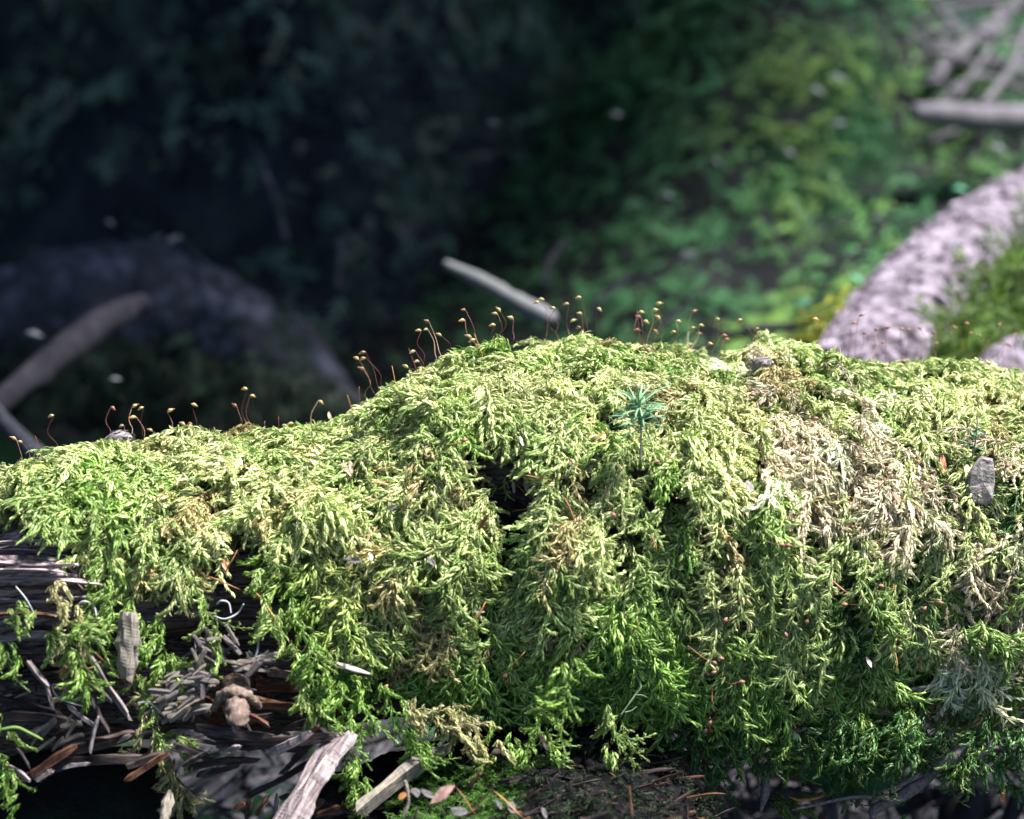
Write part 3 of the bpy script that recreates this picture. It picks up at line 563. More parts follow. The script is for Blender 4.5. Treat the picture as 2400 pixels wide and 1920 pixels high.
NE = [  # ends in photo pixels, width mm, material, description, off mm
 (c1(810,725), c1(1030,655), 1.9, M_np, 'broad pinkish dead needle lying flat on the left moss shoulder', 9),
 (c1(895,930), c1(975,825), 1.8, M_np, 'pinkish needle standing on edge in the moss below the left shoulder', 9),
 (c1(2010,260), c1(2045,335), 2.2, M_np, 'pink dead needle poking from the dip where the slope begins', 9),
 (c1(2078,175), c1(2085,230), 1.5, M_np, 'small pink needle tip sticking up at the start of the slope', 9),
 (c1(1845,880), c1(1925,915), 1.6, M_nw, 'pale needle resting in moss left of the wood gap', 9),
 (c1(2105,375), c1(2180,425), 2.0, M_no, 'orange-brown scale on moss near the foot of the slope', 9),
 (c1(1420,1210), c1(1500,1050), 1.0, M_no, 'curved orange-brown needle in the gap left of centre', 8),
 (c1(1395,1075), c1(1440,1200), 2.3, M_nb, 'brown leaf scrap in the gap under the left moss', 5),
 (c1(1300,1210), c1(1520,1300), .8, M_nb, 'thin brown stalk crossing the gap under the left moss', 8),
 (c1(1600,1300), c1(1780,1540), .9, M_no, 'long curved orange needle hanging below the left moss', 10),
 (c2(340,795), c2(600,760), 1.8, M_nb, 'reddish brown needle across the loose strands at lower left', 11),
 (c3(860,1520), c3(935,1415), 2.6, M_nb, 'broad brown needle left of the dark hole in the moss', 10),
 (c3(1075,1400), c3(1270,1358), .8, M_no, 'thin orange stalk bridging the dark hole', 9),
 (c3(1110,1230), c3(1265,1350), .7, M_nb, 'thin red-brown stalk slanting above the dark hole', 8),
 (c3(1150,1168), c3(1330,1200), .7, M_no, 'thin orange stalk at the top of the dark hole', 10),
 (c3(1085,1200), c3(1095,1290), 1.8, M_ng, 'small grey peg of wood inside the dark hollow', 3),
 (c3(1150,1180), c3(1200,1300), 3.2, M_ng, 'grey folded leaf scrap inside the dark hollow', 2),
 (c3(55,1060), c3(70,1170), 2.0, M_np, 'pinkish needle upright in moss left of the hump', 10),
 (c3(0,1090), c3(60,1180), 2.2, M_np, 'pale pink curled needle at the left foot of the hump', 10),
 (c3(260,1200), c3(320,1260), 2.2, M_nb, 'brown needle in a shaded gap on the left of the hump', 8),
 (c3(270,1385), c3(360,1370), 3, M_ng, 'grey bark flake in a shaded gap left of the hump', 7),
 (c3(1400,1300), c3(1490,1490), .8, M_nb, 'thin brown stalk right of the dark hole', 10),
 (c3(1955,1540), c3(1995,1640), .9, M_nb, 'short dark brown needle at right of the hump front', 10),
 (c3(600,650), c3(645,655), 2.8, M_no, 'small tawny bud scale on the left slope of the hump', 9),
 (c3(650,683), c3(740,686), .8, M_no, 'thin orange thread lying level on the left slope', 10),
 (c3(190,775), c3(370,760), 1.0, M_nb, 'thin brown needle near the left foot of the hump', 9),
 (c3(1130,915), c3(1150,1000), 1.5, M_nw, 'pale cream sliver in the middle of the hump front', 11),
 (c3(0,1690), c3(150,1720), 2.4, M_ng, 'grey wood sliver on yellow moss below centre left', 10),
 (c3(180,1650), c3(190,1720), 2.0, M_nw, 'whitish wood sliver standing on yellow moss', 10),
 (c4(540,70), c4(600,125), 2.2, M_nw, 'pale curled leaf scrap on yellow moss in the middle', 10),
 (c4(800,555), c4(912,350), 1.2, M_no, 'orange needle leaning up below the centre of the log', 12),
 (c4(805,405), c4(925,425), 1.4, M_ng, 'grey wood sliver behind the leaning orange needle', 8),
 (c4(1450,365), c4(1500,210), 1.0, M_no, 'thin orange needle in the shade below the dark hole', 10),
 (c4(1820,575), c4(1885,480), .8, M_no, 'tiny orange needle in shaded moss near the centre', 10),
 (c4(835,820), c4(875,655), 1.0, M_nb, 'dark brown needle in deep shade below the log centre', 8),
 (c4(1735,830), c4(1780,1040), .8, M_no, 'long thin orange thread hanging beside the pale rootlet', 11),
 (c4(1990,1250), c4(2020,1080), 1.3, M_nb, 'brown needle hanging in the lower centre moss', 11),
 (c4(0,1500), c4(110,1660), 2.4, M_nb, 'brown splinter leaning on the grey stick at the bottom', 16),
 (c5(275,895), c5(430,915), 1.6, M_np, 'tan needle lying level beside the bleached moss', 10),
 (c5(240,1250), c5(285,1248), 2.0, M_nw, 'tiny white flake right of the hump front', 10),
 (c5(410,1200), c5(440,1285), 3.0, M_ng, 'dark grey scale pressed into moss below the pale moss patch', 9),
 (c5(1645,1010), c5(1645,1190), 3.0, M_nb, 'upright red-brown needle left of the bark flake', 10),
 (c5(1498,1090), c5(1498,1205), 1.6, M_ng, 'slim grey needle upright in fine green moss', 8),
 (c5(1890,950), c5(1940,1055), 2.4, M_np, 'pinkish white needle right of the small seedling', 12),
 (c5(1420,1310), c5(1460,1440), 2.4, M_np, 'tan needle hanging below the bleached moss', 10),
 (c5(1345,1290), c5(1370,1350), 2.6, M_nb, 'short brown scale under the bleached moss', 10),
 (c5(1155,1300), c5(1180,1340), 2.2, M_nb, 'dark red scale in the bleached moss', 10),
 (c5(1310,1250), c5(1360,1170), 1.8, M_np, 'tan needle stub among the bleached shoots', 11),
 (c5(765,1035), c5(925,860), .8, M_nb, 'thin brown stalk crossing the bleached moss patch', 12),
 (c5(1150,1360), c5(1310,1170), .8, M_nb, 'thin brown stalk below the bleached moss patch', 12),
 (c5(1800,1400), c5(1825,1450), .9, M_nw, 'short white fibre under the bark flake', 11),
 (c5(1150,810), c5(1180,860), 2.4, M_np, 'tan needle end in the pale moss on the right', 10),
 (c5(710,435), c5(700,470), 3.0, M_np, 'pink scale on the right crest near the notch', 8),
 (c5(285,430), c5(310,455), 2.6, M_nw, 'white flake in the notch right of the hump', 8),
 (c5(500,655), c5(550,670), 1.6, M_nw, 'pale twig end beside the small cone in the notch', 9),
 (c5(140,990), c5(310,1260), .8, M_no, 'long orange thread running down the moss right of hump', 11),
 (c5(35,1010), c5(200,1180), .8, M_no, 'orange thread running down the moss beside the hump', 11),
 (c6(920,200), c6(1040,292), 1.1, M_nb, 'slanting brown needle on the lower right moss', 12),
 (c6(1115,560), c6(1205,512), 2.4, M_ng, 'grey needle tilted up in the lower right moss', 11),
 (c6(1160,690), c6(1190,775), 2.0, M_nw, 'whitish needle tip in the lower right moss', 12),
 (c6(910,830), c6(935,780), 3.0, M_nw, 'small white flake in the lower right shade', 11),
 (c6(1330,655), c6(1430,575), .8, M_no, 'orange thread bent upward on lower right moss', 12),
 (c6(1335,660), c6(1360,760), .8, M_no, 'orange thread bent downward on lower right moss', 12),
 (c6(1690,710), c6(1810,825), .8, M_no, 'orange thread near the right edge of the moss', 12),
 (c6(1495,700), c6(1512,790), .8, M_no, 'short orange thread in the right moss', 12),
 (c6(185,870), c6(190,1000), .9, M_nb, 'red stalk piece beneath the lower middle moss', 12),
 (c6(120,1150), c6(200,1010), .9, M_no, 'orange stalk piece at the lower middle edge', 13),
 (c6(20,1020), c6(100,1080), .8, M_no, 'orange thread at the lower middle edge', 12),
 (c6(2015,1640), c6(2030,1520), 2.4, M_nb, 'brown bud hanging in the lower right corner', 0),
 (c6(1800,1310), c6(1850,1200), 2.0, M_nb, 'brown needle behind the pale root at lower right', 3),
]
NE2 = NE
for a, b, w, m_, lab, off in NE:
    c_, n0 = hit((a[0]+b[0])/2, (a[1]+b[1])/2, (off+(3 if off > 6 else 0))*mm); dep = (c_-CP) @ CF
    pa, pb = P(a[0], a[1], dep), P(b[0], b[1], dep-.002 if off > 4 else dep); L_ = np.linalg.norm(pb-pa)
    me = flake(L_, w*mm*.75, len(lab)) if L_ < w*mm*4.5 else blade(L_, w*mm*.55, w*mm*.16, random.uniform(.02, .1), point=.3); nm = 'wood_sliver' if 'sliver' in lab or 'splinter' in lab or 'peg' in lab else 'thread' if 'thread' in lab else 'loose_stalk' if 'stalk' in lab else 'leaf_scale' if any(k in lab for k in ('scale', 'flake', 'scrap', 'bud')) else 'fallen_needle'
    o = link(nm, me, m_); me.name = nm; o.location = tuple((pa+pb)/2); o.rotation_euler = basis(pb-pa, n0).to_euler()
    tag(o, lab, nm.replace('_', ' ').replace('fallen ', ''), 'plant litter caught in the moss')
# curled white splinters
for nm, pts, w, m_, lab in [('white_splinter', [(787, 1553), (820, 1566), (868, 1580)], .0016, M_nw, 'bright white curved wood splinter lying on moss under the left part'),
        ('dead_needle', [c3(1790, 388), c3(1870, 405), c3(1960, 398), c3(2025, 360)], .0011, M_np, 'pale curved needle lying on top of the hump'),
        ('curled_needle', [c3(2045, 480), c3(2052, 505), c3(2020, 520)], .0006, M_np, 'tiny curled tan needle on the hump top right'),
        ('curved_needle', [c6(670, 1585), c6(740, 1603), c6(830, 1592), c6(900, 1572)], .0010, M_no, 'banana-shaped yellow-brown needle below the log, right of centre')]:
    d_ = [(hit(x, y, .010)[0]-CP) @ CF for x, y in pts]; d_ = min(d_) if nm != 'curved_needle' else .757
    pp = [P(x, y, d_) for x, y in pts]; v, f = tube(pp, [w*.25]+[w]*(len(pp)-1)+[w*.3], 6, 14, flat=.45); o = link(nm, mesh_from(nm, v-pp[0], f), m_); o.location = tuple(pp[0]); tag(o, lab, nm.replace('_', ' '))

# ------------------------------------------------------------------ cones, bark flake
def nub(name, px, py, r, lab, off, seed, m_=M_cone):
    p0, n0 = hit(px, py, off); o = empty(name, tuple(p0), basis(CR+np.array([0, -.3, .2]), n0).to_euler())
    tag(o, lab, 'cone'); V, F = [], []
    bm = bmesh.new(); bmesh.ops.create_icosphere(bm, subdivisions=3, radius=r)
    for v in bm.verts:
        q = np.array(v.co)/r; v.co = Vector(np.array([1.35, 1, .9])*np.array(v.co)*(1+.16*float(fbm(q*2.2+seed, 3, seed))))
    me = bpy.data.meshes.new('core'); bm.to_mesh(me); bm.free(); me.polygons.foreach_set('use_smooth', [True]*len(me.polygons)); link('core', me, m_, o)
    for k in range(26):                                   # overlapping scales
        t = -1+2*(k+.5)/26; a = k*2.4; rr = math.sqrt(1-t*t)
        q = np.array([1.35*t, rr*math.cos(a), .9*rr*math.sin(a)])*r; nrm = np.array([t*.6, rr*math.cos(a), rr*math.sin(a)])
        L_ = r*.75; v = np.array([(-.5, -.32, .0), (0, -.42, .07), (.42, -.2, .18), (.5, 0, .2), (.42, .2, .18), (0, .42, .07), (-.5, .32, 0), (0, 0, .16)])*L_
        sc_ = link('scale', mesh_from('scale', v, [(0, 1, 7), (1, 2, 7), (2, 3, 7), (3, 4, 7), (4, 5, 7), (5, 6, 7), (6, 0, 7)], False), m_, o)
        sc_.location = tuple(q*1.02); sc_.rotation_euler = basis(np.array([1, .01, .02])-nrm*nrm[0]*.9, nrm).to_euler()
    return o
nub('old_cone', 258, 1070, .0034, 'small grey weathered cone sitting on the left moss shoulder', .010, 3)
nub('small_cone', 1798, 905, .0027, 'tiny dark grey cone lodged in pale moss at the notch', .008, 5)
#nub('grey_bud', 1758, 1752-1280+680, .0018, 'small grey bud in the moss right of the hump front', .009, 8)
pf, nf = hit(2252, 1165, .012)
fo = link('bark_flake', None or bpy.data.meshes.new('bark_flake')); bm = bmesh.new()
outl = [(-.0125, -.0035), (-.009, -.0055), (0, -.0058), (.007, -.0045), (.0135, -.0030), (.0140, .0022), (.0095, .0045), (.004, .0062), (-.004, .0056), (-.0085, .0040), (-.0128, .0032), (-.0118, .0)]
gr = []
for z0, sc_ in ((0, 1), (.0012, 1.03), (.0022, .92)):
    gr.append([bm.verts.new((x*sc_, y*sc_, z0+.0009*math.sin(x*400+z0*900)*math.cos(y*500))) for x, y in outl])
for a_, b_ in zip(gr, gr[1:]):
    for i in range(12): bm.faces.new((a_[i], a_[(i+1) % 12], b_[(i+1) % 12], b_[i]))
for g_, zc, fl in ((gr[0], -.0002, 1), (gr[2], .0027, 0)):
    c_ = bm.verts.new((0, 0, zc)); inner = [bm.verts.new((v.co.x*.55+.0006*math.sin(i*3), v.co.y*.5, zc+.0005*math.sin(i*2.2))) for i, v in enumerate(g_)]
    for i in range(12):
        q = (g_[i], g_[(i+1) % 12], inner[(i+1) % 12], inner[i]); bm.faces.new(q[::-1] if fl else q); t_ = (inner[i], inner[(i+1) % 12], c_); bm.faces.new(t_[::-1] if fl else t_)
bm.to_mesh(fo.data); bm.free(); fo.data.materials.append(M_flake); fo.scale = (.56, .72, .8); fo.location = tuple(pf); fo.rotation_euler = basis(P(2262, 1085, .75)-P(2240, 1225, .75), -CF+np.array([.1, 0, .25])).to_euler()
tag(fo, 'grey rectangular bark flake resting on the moss near the right edge', 'bark flake')

# ------------------------------------------------------------------ seedlings and dead twigs
def seedling(name, base, top, lab, nneed, nl, nw, m_, m2, oval=False, tiers=1):
    b0, n0 = hit(*base, .006); dep = (b0-CP) @ CF-.006; pb, pt = P(*base, dep), P(*top, dep-.006); o = empty(name, tuple(pb)); tag(o, lab, 'seedling')
    v, f = tube([pb-pb, (pt-pb)*.5+np.array([.0006, 0, 0]), pt-pb], [.00035, .0003, .0002], 6, 10, rough=.2, scale=1500); link('stem', mesh_from('stem', v, f), M_stem, o)
    me = blade(nl, nw, nw*.25, .08, n=6, point=.3 if not oval else .45); me.name = 'needle'; me.materials.append(m_)
    for k in range(nneed):
        t = 1-.5*(k/nneed)**1.6 if tiers == 1 else random.random()
        el = random.uniform(-.6, .9) if tiers == 1 else random.uniform(-.2, .6); az = k*2.4+random.uniform(-.3, .3)
        dv = np.array([math.cos(az)*math.cos(el), math.sin(az)*math.cos(el)*.7, math.sin(el)]); L_ = random.uniform(.75, 1.15)
        q = (pt-pb)*t+dv*nl*.5*L_; nd = link('needle' if not oval else 'leaf', me, None, o); nd.location = tuple(q); nd.rotation_euler = basis(dv, (0, 0, 1)).to_euler(); nd.scale = (L_, random.uniform(.8, 1.2), 1)
    return o
seedling('conifer_seedling', (1500, 1085), (1496, 945), 'small blue-green conifer seedling growing from the front of the hump', 44, .010, .0008, M_seed, None)
seedling('leafy_seedling', (2268, 1112), (2292, 978), 'tiny thin seedling with narrow leaves above the bark flake', 14, .0045, .0012, M_seed2, None, True, 2)
def dead_twig(name, pts, lab, off, br=()):
    dd = [(hit(x, y, off)[0]-CP) @ CF for x, y in pts]; dep = min(dd); pp = [P(x, y, dep) for x, y in pts]; b0 = pp[-1]; o = empty(name, tuple(b0)); tag(o, lab, 'twig')
    v, f = tube([p-b0 for p in pp], [.0002, .0003, .0004], 6, 16, rough=.35, scale=900); link('stem', mesh_from('stem', v, f), M_dtw, o)
    ch = []
    C = spline(pp, 50)
    for k in range(46):
        q = C[random.randrange(0, 40)]-b0; dv = np.array([random.gauss(0, 1), random.gauss(0, .5), random.gauss(0, 1)]); dv /= np.linalg.norm(dv)
        ch.append(tube([q, q+dv*.0014], [.0002, .00008], 4, 3))
    v, f = merge(ch); st = link('spikes', mesh_from('spikes', v, f), M_dtw, o); st['kind'] = 'stuff'
    for a_, b_ in br:
        v, f = tube([P(*a_, dep)-b0, (P(*a_, dep)+P(*b_, dep))/2-b0+np.array([0, 0, .0006]), P(*b_, dep)-b0], [.0002, .0003, .0004], 6, 8, rough=.3, scale=900); link('branch', mesh_from('branch', v, f), M_dtw, o)
dead_twig('dead_twig', [c5(985, 470), c5(1060, 590), c5(1100, 760)], 'bare spiky grey twig standing in the right moss', .011)
dead_twig('dead_twig', [c5(1500, 630), c5(1570, 730), c5(1630, 850)], 'spiky grey twig with side branches lying on the right moss', .012, [(c5(1375, 710), c5(1550, 720)), (c5(1450, 780), c5(1680, 790))])
def rootlet(name, pts, rads, lab, m_=M_rootlet, cat='rootlet', d=None, off=.011, rough=.3, br=(), sides=7):
    dep = d if d else min((hit(x, y, off)[0]-CP) @ CF for x, y in pts); dz = [0]*len(pts)
    pp = [P(p[0], p[1], p[2] if len(p) > 2 else dep) for p in pts]; b0 = pp[0]; o = empty(name, tuple(b0)); tag(o, lab, cat)
    v, f = tube([p-b0 for p in pp], rads, sides, len(pp)*7, rough=rough, scale=500); link('stem', mesh_from('stem', v, f), m_, o)
    for q in br:
        pq = [P(x, y, dep) for x, y in q]; v, f = tube([p-b0 for p in pq], [rads[-1]*.9, rads[-1]*.7, rads[-1]*.4], 6, 12, rough=rough, scale=500); link('branch', mesh_from('branch', v, f), m_, o)
    return o
M_sage = plain('sage_lichen', (.2, .28, .17), .6, .3, 500)
rootlet('lichen_strand', [c4(1740, 720), c4(1830, 780), c4(1890, 880), c4(1850, 950), c4(1760, 1075)], [.0002, .0003, .0004, .0003, .0002], 'branching pale green lichen strand in the lower centre moss', M_sage, 'lichen', br=[[c4(1850, 940), c4(1900, 942), c4(1940, 960)], [c4(1790, 1050), c4(1830, 1040), c4(1866, 1015)]])
rootlet('pale_root', [(*c6(1830, 1180), .748), (*c6(1770, 1280), .745), (*c6(1640, 1370), .745), (*c6(1590, 1430), .748), (*c6(1440, 1545), .75), (*c6(1220, 1660), .752), (*c6(1200, 1720), .75)], [.0018, .0026, .0022, .0013, .0022, .0016, .001], 'pale flattened root curving under the right end of the log', cat='root', br=[[c6(1590, 1420), c6(1470, 1450), c6(1380, 1520)], [c6(1590, 1400), c6(1400, 1500), c6(1290, 1540)], [c6(1300, 1590), c6(1060, 1590), c6(690, 1670)]], d=.748)
rootlet('forked_twig', [c6(2060, 1275), c6(1930, 1275), c6(1820, 1290)], [.0007, .0009, .0006], 'thin forked grey twig at the lower right edge', cat='twig', d=.744, br=[[c6(1925, 1270), c6(1980, 1190), c6(2050, 1100)]])
rootlet('curved_rootlet', [c6(1640, 1440), c6(1690, 1470), c6(1770, 1440), c6(1790, 1400)], [.0004, .0005, .0005, .0003], 'thin curved yellowish rootlet under the lower right log', M_chip, d=.752)
rootlet('hanging_sliver', [c6(525, 1440), c6(520, 1560), c6(490, 1690)], [.0012, .0016, .0003], 'whitish wood sliver hanging below the log right of centre', M_rootlet, 'wood sliver', d=.752)
for k, (pts, lab) in enumerate([([c1(100, 1280), c1(165, 1360), c1(230, 1480)], 'straight pale fibre over the pale wood at far left'), ([c1(470, 1440), c1(520, 1375), c1(590, 1400), c1(610, 1470)], 'looped pale fibre beside the far left moss strand'), ([c1(1350, 1465), c1(1420, 1485), c1(1500, 1450), c1(1540, 1390)], 'curved silky fibre across the dark gap left of centre'), ([c1(1370, 1390), c1(1400, 1370), c1(1445, 1385), c1(1460, 1450)], 'short pale looped thread in the dark gap left of centre'),
        ([c2(380, 870), c2(330, 880), c2(360, 950), c2(440, 990), c2(550, 1020)], 'green-grey looping tendril over the lower left wood'), ([c2(1230, 600), c2(1245, 760), c2(1235, 960)], 'pale fibre hanging beside the wood chips'), ([c2(1640, 530), c2(1620, 680), c2(1560, 750)], 'thin silky fibre right of the wood chips'), ([c2(870, 990), c2(950, 995), c2(1040, 1080)], 'short pale fibre near the lower left moss strand'), ([c2(1420, 900), c2(1500, 885), c2(1620, 910)], 'pale fibre lying over the branch stub')]):
    dep = .705 if pts[0][0] < 260 else .709
    pp = [P(x, y, dep-.001*(i % 2)) for i, (x, y) in enumerate(pts)]; v, f = tube(pp, [.00022, .0003, .0002], 5, 26); o = link('fibre', mesh_from('fibre', v-pp[0], f), M_silk); o.location = tuple(pp[0]); tag(o, lab, 'fibre', 'pale fibres on the bare wood')
tn_ = [c2(0, 1160), c2(110, 1150), c2(220, 1200), c2(270, 1225)]
rootlet('moss_stem', tn_, [.0005, .0006, .0005, .0003], 'bare green moss stem arching at the lower left edge', plain('green_stem', (.09, .17, .04), .7), 'moss stem', d=.70)

# ------------------------------------------------------------------ bare wood at the lower left: splinters, knot, chips
def splinter(pa, pb, w, th, m_, seed, ragged=.35, n=8, nm='splinter', parent=log, origin=LO, tilt=0):
    r = random.Random(seed); pa, pb = np.array(pa), np.array(pb); ax = pb-pa; L_ = np.linalg.norm(ax); ax = ax/L_
    nn = -CF+np.array([r.uniform(-.3, .3), 0, r.uniform(-.1, .5)+tilt]); sd = np.cross(ax, nn); sd /= np.linalg.norm(sd); nn = np.cross(sd, ax); V, F = [], []
    bow = r.uniform(-.05, .05)*L_; ph_ = [r.uniform(0, 6) for _ in range(9)]; base_ = [r.uniform(-.25, .3) for _ in range(4)]
    for i in range(n):
        t = i/(n-1); e = min(1, .8+t*3, .62+(1-t)*2.5); c = pa+ax*L_*t+nn*bow*math.sin(math.pi*t)
        ww = w/2*e*(1+ragged*.7*math.sin(t*7+ph_[0])*.6+ragged*.3*math.sin(t*17+ph_[1])+r.uniform(-.05, .05)); t2 = th*e
        prof = [(-1, 0), (-.55, .7+base_[0]+.15*math.sin(t*9+ph_[2])), (.0+.2*math.sin(t*5+ph_[3]), .4+base_[1]+.2*math.sin(t*12+ph_[4])), (.5, .8+base_[2]+.15*math.sin(t*8+ph_[5])), (1, 0), (.1, -.8)]
        for a_, b_ in prof: V.append(c+sd*ww*a_*(1+r.uniform(-.04, .04))+nn*t2*b_+ax*r.uniform(-1, 1)*min(.1*L_, .0022)*(i in (0, n-1)))
    for i in range(n-1):
        for k in range(6): F.append((6*i+k, 6*i+(k+1) % 6, 6*i+6+(k+1) % 6, 6*i+6+k))
    F += [tuple(range(6))[::-1], tuple(6*(n-1)+k for k in range(6))]
    # keep grain along X: build in a local frame
    R = np.stack([ax, sd, nn], 1); c0 = (pa+pb)/2; V = (np.array(V)-c0) @ R
    o = link(nm, mesh_from(nm, V, F, False), m_, parent); o.location = tuple(c0-origin) if parent else tuple(c0); o.rotation_euler = Matrix([list(q) for q in R]).to_euler(); return o
W = [  # a, b, width mm, thick mm, mat, depth
 (c1(-60,1010), c1(330,1000), 4, 1.6, M_grey, .713), (c1(-60,1060), c1(400,1085), 5, 1.8, M_grey, .711), (c1(-60,1120), c1(450,1140), 5.5, 2, M_grey, .709), (c1(-60,1180), c1(380,1185), 5, 2, M_grey, .708), (c1(-60,1235), c1(620,1265), 5.5, 2.2, M_grey, .708), (c1(-60,1290), c1(360,1300), 4, 2, M_core, .709),
 (c1(-60,1350), c1(560,1345), 4, 2, M_grey, .711), (c1(-60,1400), c1(500,1410), 5, 2, M_brown, .710), (c1(-40,1460), c1(360,1470), 5, 2, M_brown, .709), (c1(380,1130), c1(540,1330), 3, 1.2, M_core, .706), (c1(460,1290), c1(660,1250), 4, 2, M_core, .712),
 (c1(-60,1620), c1(420,1600), 6, 2, M_grey, .708), (c1(100,1560), c1(520,1560), 4, 2, M_core, .71), (c1(560,1610), c1(700,1590), 5, 2, M_grey, .713), (c1(-60,1690), c1(500,1700), 5, 2, M_core, .71),
 (c2(170,720), c2(300,880), 3.4, 1.4, M_grey, .700), (c2(290,870), c2(335,1040), 2.4, 1.2, M_grey, .700), (c2(555,680), c2(820,1090), 5, 1.5, M_grey, .702), (c2(560,820), c2(700,980), 3.4, 1.2, M_grey, .704), (c2(600,680), c2(740,830), 2.2, 1, M_brown, .704),
 (c2(-40,1080), c2(480,1130), 6, 2.4, M_dark, .708), (c2(-40,960), c2(380,1060), 5, 2, M_dark, .712), (c2(330,1240), c2(480,1130), 5, 2, M_core, .704), (c2(430,1010), c2(600,1140), 3.4, 1.2, M_grey, .701), (c2(580,960), c2(690,1170), 3.6, 1.2, M_dark, .70), (c2(570,1300), c2(625,1080), 2.4, 1, M_grey, .70),
 (c2(200,1440), c2(480,1260), 6, 2.8, M_brown, .703), (c2(100,1480), c2(420,1390), 5, 2.4, M_dark, .705), (c2(230,1480), c2(330,1420), 4, 2, M_grey, .702), (c2(440,1290), c2(850,1190), 7, 3, M_core, .704), (c2(330,1380), c2(900,1340), 8, 3.5, M_dark, .709), (c2(680,1250), c2(830,1190), 3, 1.4, M_grey, .702), (c2(400,1400), c2(560,1375), 2.6, 1.2, M_grey, .702),
 (c2(60,1390), c2(195,1490), 3.6, 1.6, M_grey, .698), (c2(100,1270), c2(185,1400), 2.2, 1, M_dark, .70), (c2(800,1480), c2(1060,1310), 4, 2, M_brown, .704), (c2(820,1390), c2(1040,1310), 4, 2, M_dark, .705), (c2(1060,1180), c2(1270,1190), 4, 1.8, M_grey, .703), (c2(1100,1260), c2(1330,1350), 6, 2, M_dark, .707),
 (c2(1160,1390), c2(1290,1310), 3, 1.4, M_dark, .702), (c2(1230,1060), c2(1420,1120), 6, 2, M_brown, .704), (c2(1220,1000), c2(1330,1070), 5, 2, M_stub, .703), (c2(1300,960), c2(1400,1020), 5, 2, M_brown, .706), (c2(1600,960), c2(1950,1030), 4.5, 2, M_brown, .706), (c2(1640,1010), c2(1980,1050), 5, 2, M_brown, .704), (c2(1560,1060), c2(1700,1140), 4, 1.6, M_brown, .702), (c2(1690,800), c2(1870,820), 6, 2.4, M_stub, .708),
 (c2(1640,900), c2(1900,900), 8, 3, M_brown, .712), (c2(1600,830), c2(1700,960), 5, 3, M_brown, .714), (c2(1700,1310), c2(1960,1180), 6, 2.4, M_grey, .701), (c2(1390,1300), c2(1515,1270), 4, 1.4, M_grey, .702), (c2(1330,1200), c2(1900,1290), 8, 3.4, M_dark, .708), (c2(1400,1250), c2(2100,1200), 8, 3, M_dark, .707), (c2(1240,1150), c2(1700,1210), 7, 3, M_dark, .706), (c2(1250,1450), c2(1500,1390), 4, 1.6, M_dark, .71), (c2(1180,1400), c2(1640,1350), 6, 2.4, M_dark, .712),
 (c2(1600,1560), c2(1990,1340), 5, 2, M_dark, .712), (c2(1780,1440), c2(1900,1300), 4, 1.6, M_dark, .71), (c2(1270,1450), c2(1350,1400), 2, 1, M_dark, .704), (c2(1400,1110), c2(1700,1070), 4, 2, M_core, .705), (c2(560,550), c2(690,600), 4, 1.6, M_grey, .712), (c2(640,620), c2(700,780), 4, 2, M_core, .713), (c2(1340,600), c2(1500,500), 4, 2, M_dark, .72),
 (c2(1700,1200), c2(2000,1080), 4, 1.8, M_dark, .704), (c2(1960,1210), c2(2010,1130), 3, 1.2, M_brown, .70), (c4(950,1330), c4(1180,1330), 9, 3, M_dark, .72), (c4(1000,1490), c4(1170,1460), 3.4, 1.2, M_dark, .712), (c4(810,1520), c4(885,1430), 2.6, 1, M_brown, .705), (c4(1250,1190), c4(1300,1290), 3, 1.2, M_dark, .715)]
for i, (a, b, w, th, m_, d) in enumerate(W):
    if d >= .7025 and i != 8:
        ds = [core_depth(a[0]+(b[0]-a[0])*t, a[1]+(b[1]-a[1])*t, d) for t in (.15, .5, .85)]; d = min(max(min(ds)-.0009, .698), d+.012)
    splinter(P(*a, d+.0015), P(*b, d), w*mm*(.8 if i < 9 else .55 if w < 5 else .4 if b[1] > 1740 else .7), th*mm*(.35 if i < 9 else .7), M_slab if m_ is M_grey and i < 9 else m_, 100+i, n=14, tilt=1.3 if i < 9 else 0)
r_ = random.Random(5)
for k in range(230):                                        # smaller splinters over the rotten face
    x, y = r_.uniform(0, 780), r_.uniform(1500, 1745); a = r_.gauss(.08, .3)+(math.pi/2 if r_.random() < .12 else 0); l = r_.uniform(18, 90); d = core_depth(x+l/2, y, .7135)-.0006*r_.random()
    splinter(P(x, y, d), P(x+l*math.cos(a), y-l*math.sin(a), d), r_.uniform(.5, 1.9)*mm, r_.uniform(.3, .9)*mm, r_.choice([M_dark, M_core, M_brown, M_grey, M_core, M_brown]), 300+k)
# upright wood chunk
ck = splinter(P(*c2(812, 440), .704), P(*c2(800, 830), .702), 7*mm, 2.2*mm, M_chip, 77, .3, 20, 'wood_chunk', None); tag(ck, 'upright flat grey wood chunk standing in the lower left wood', 'wood chunk')
ck = splinter(P(*c2(800, 700), .706), P(*c2(815, 880), .704), 4.4*mm, 1.6*mm, M_brown, 78, .5, 8, 'wood_splinter', None); tag(ck, 'brown splinter under the upright grey wood chunk', 'splinter')
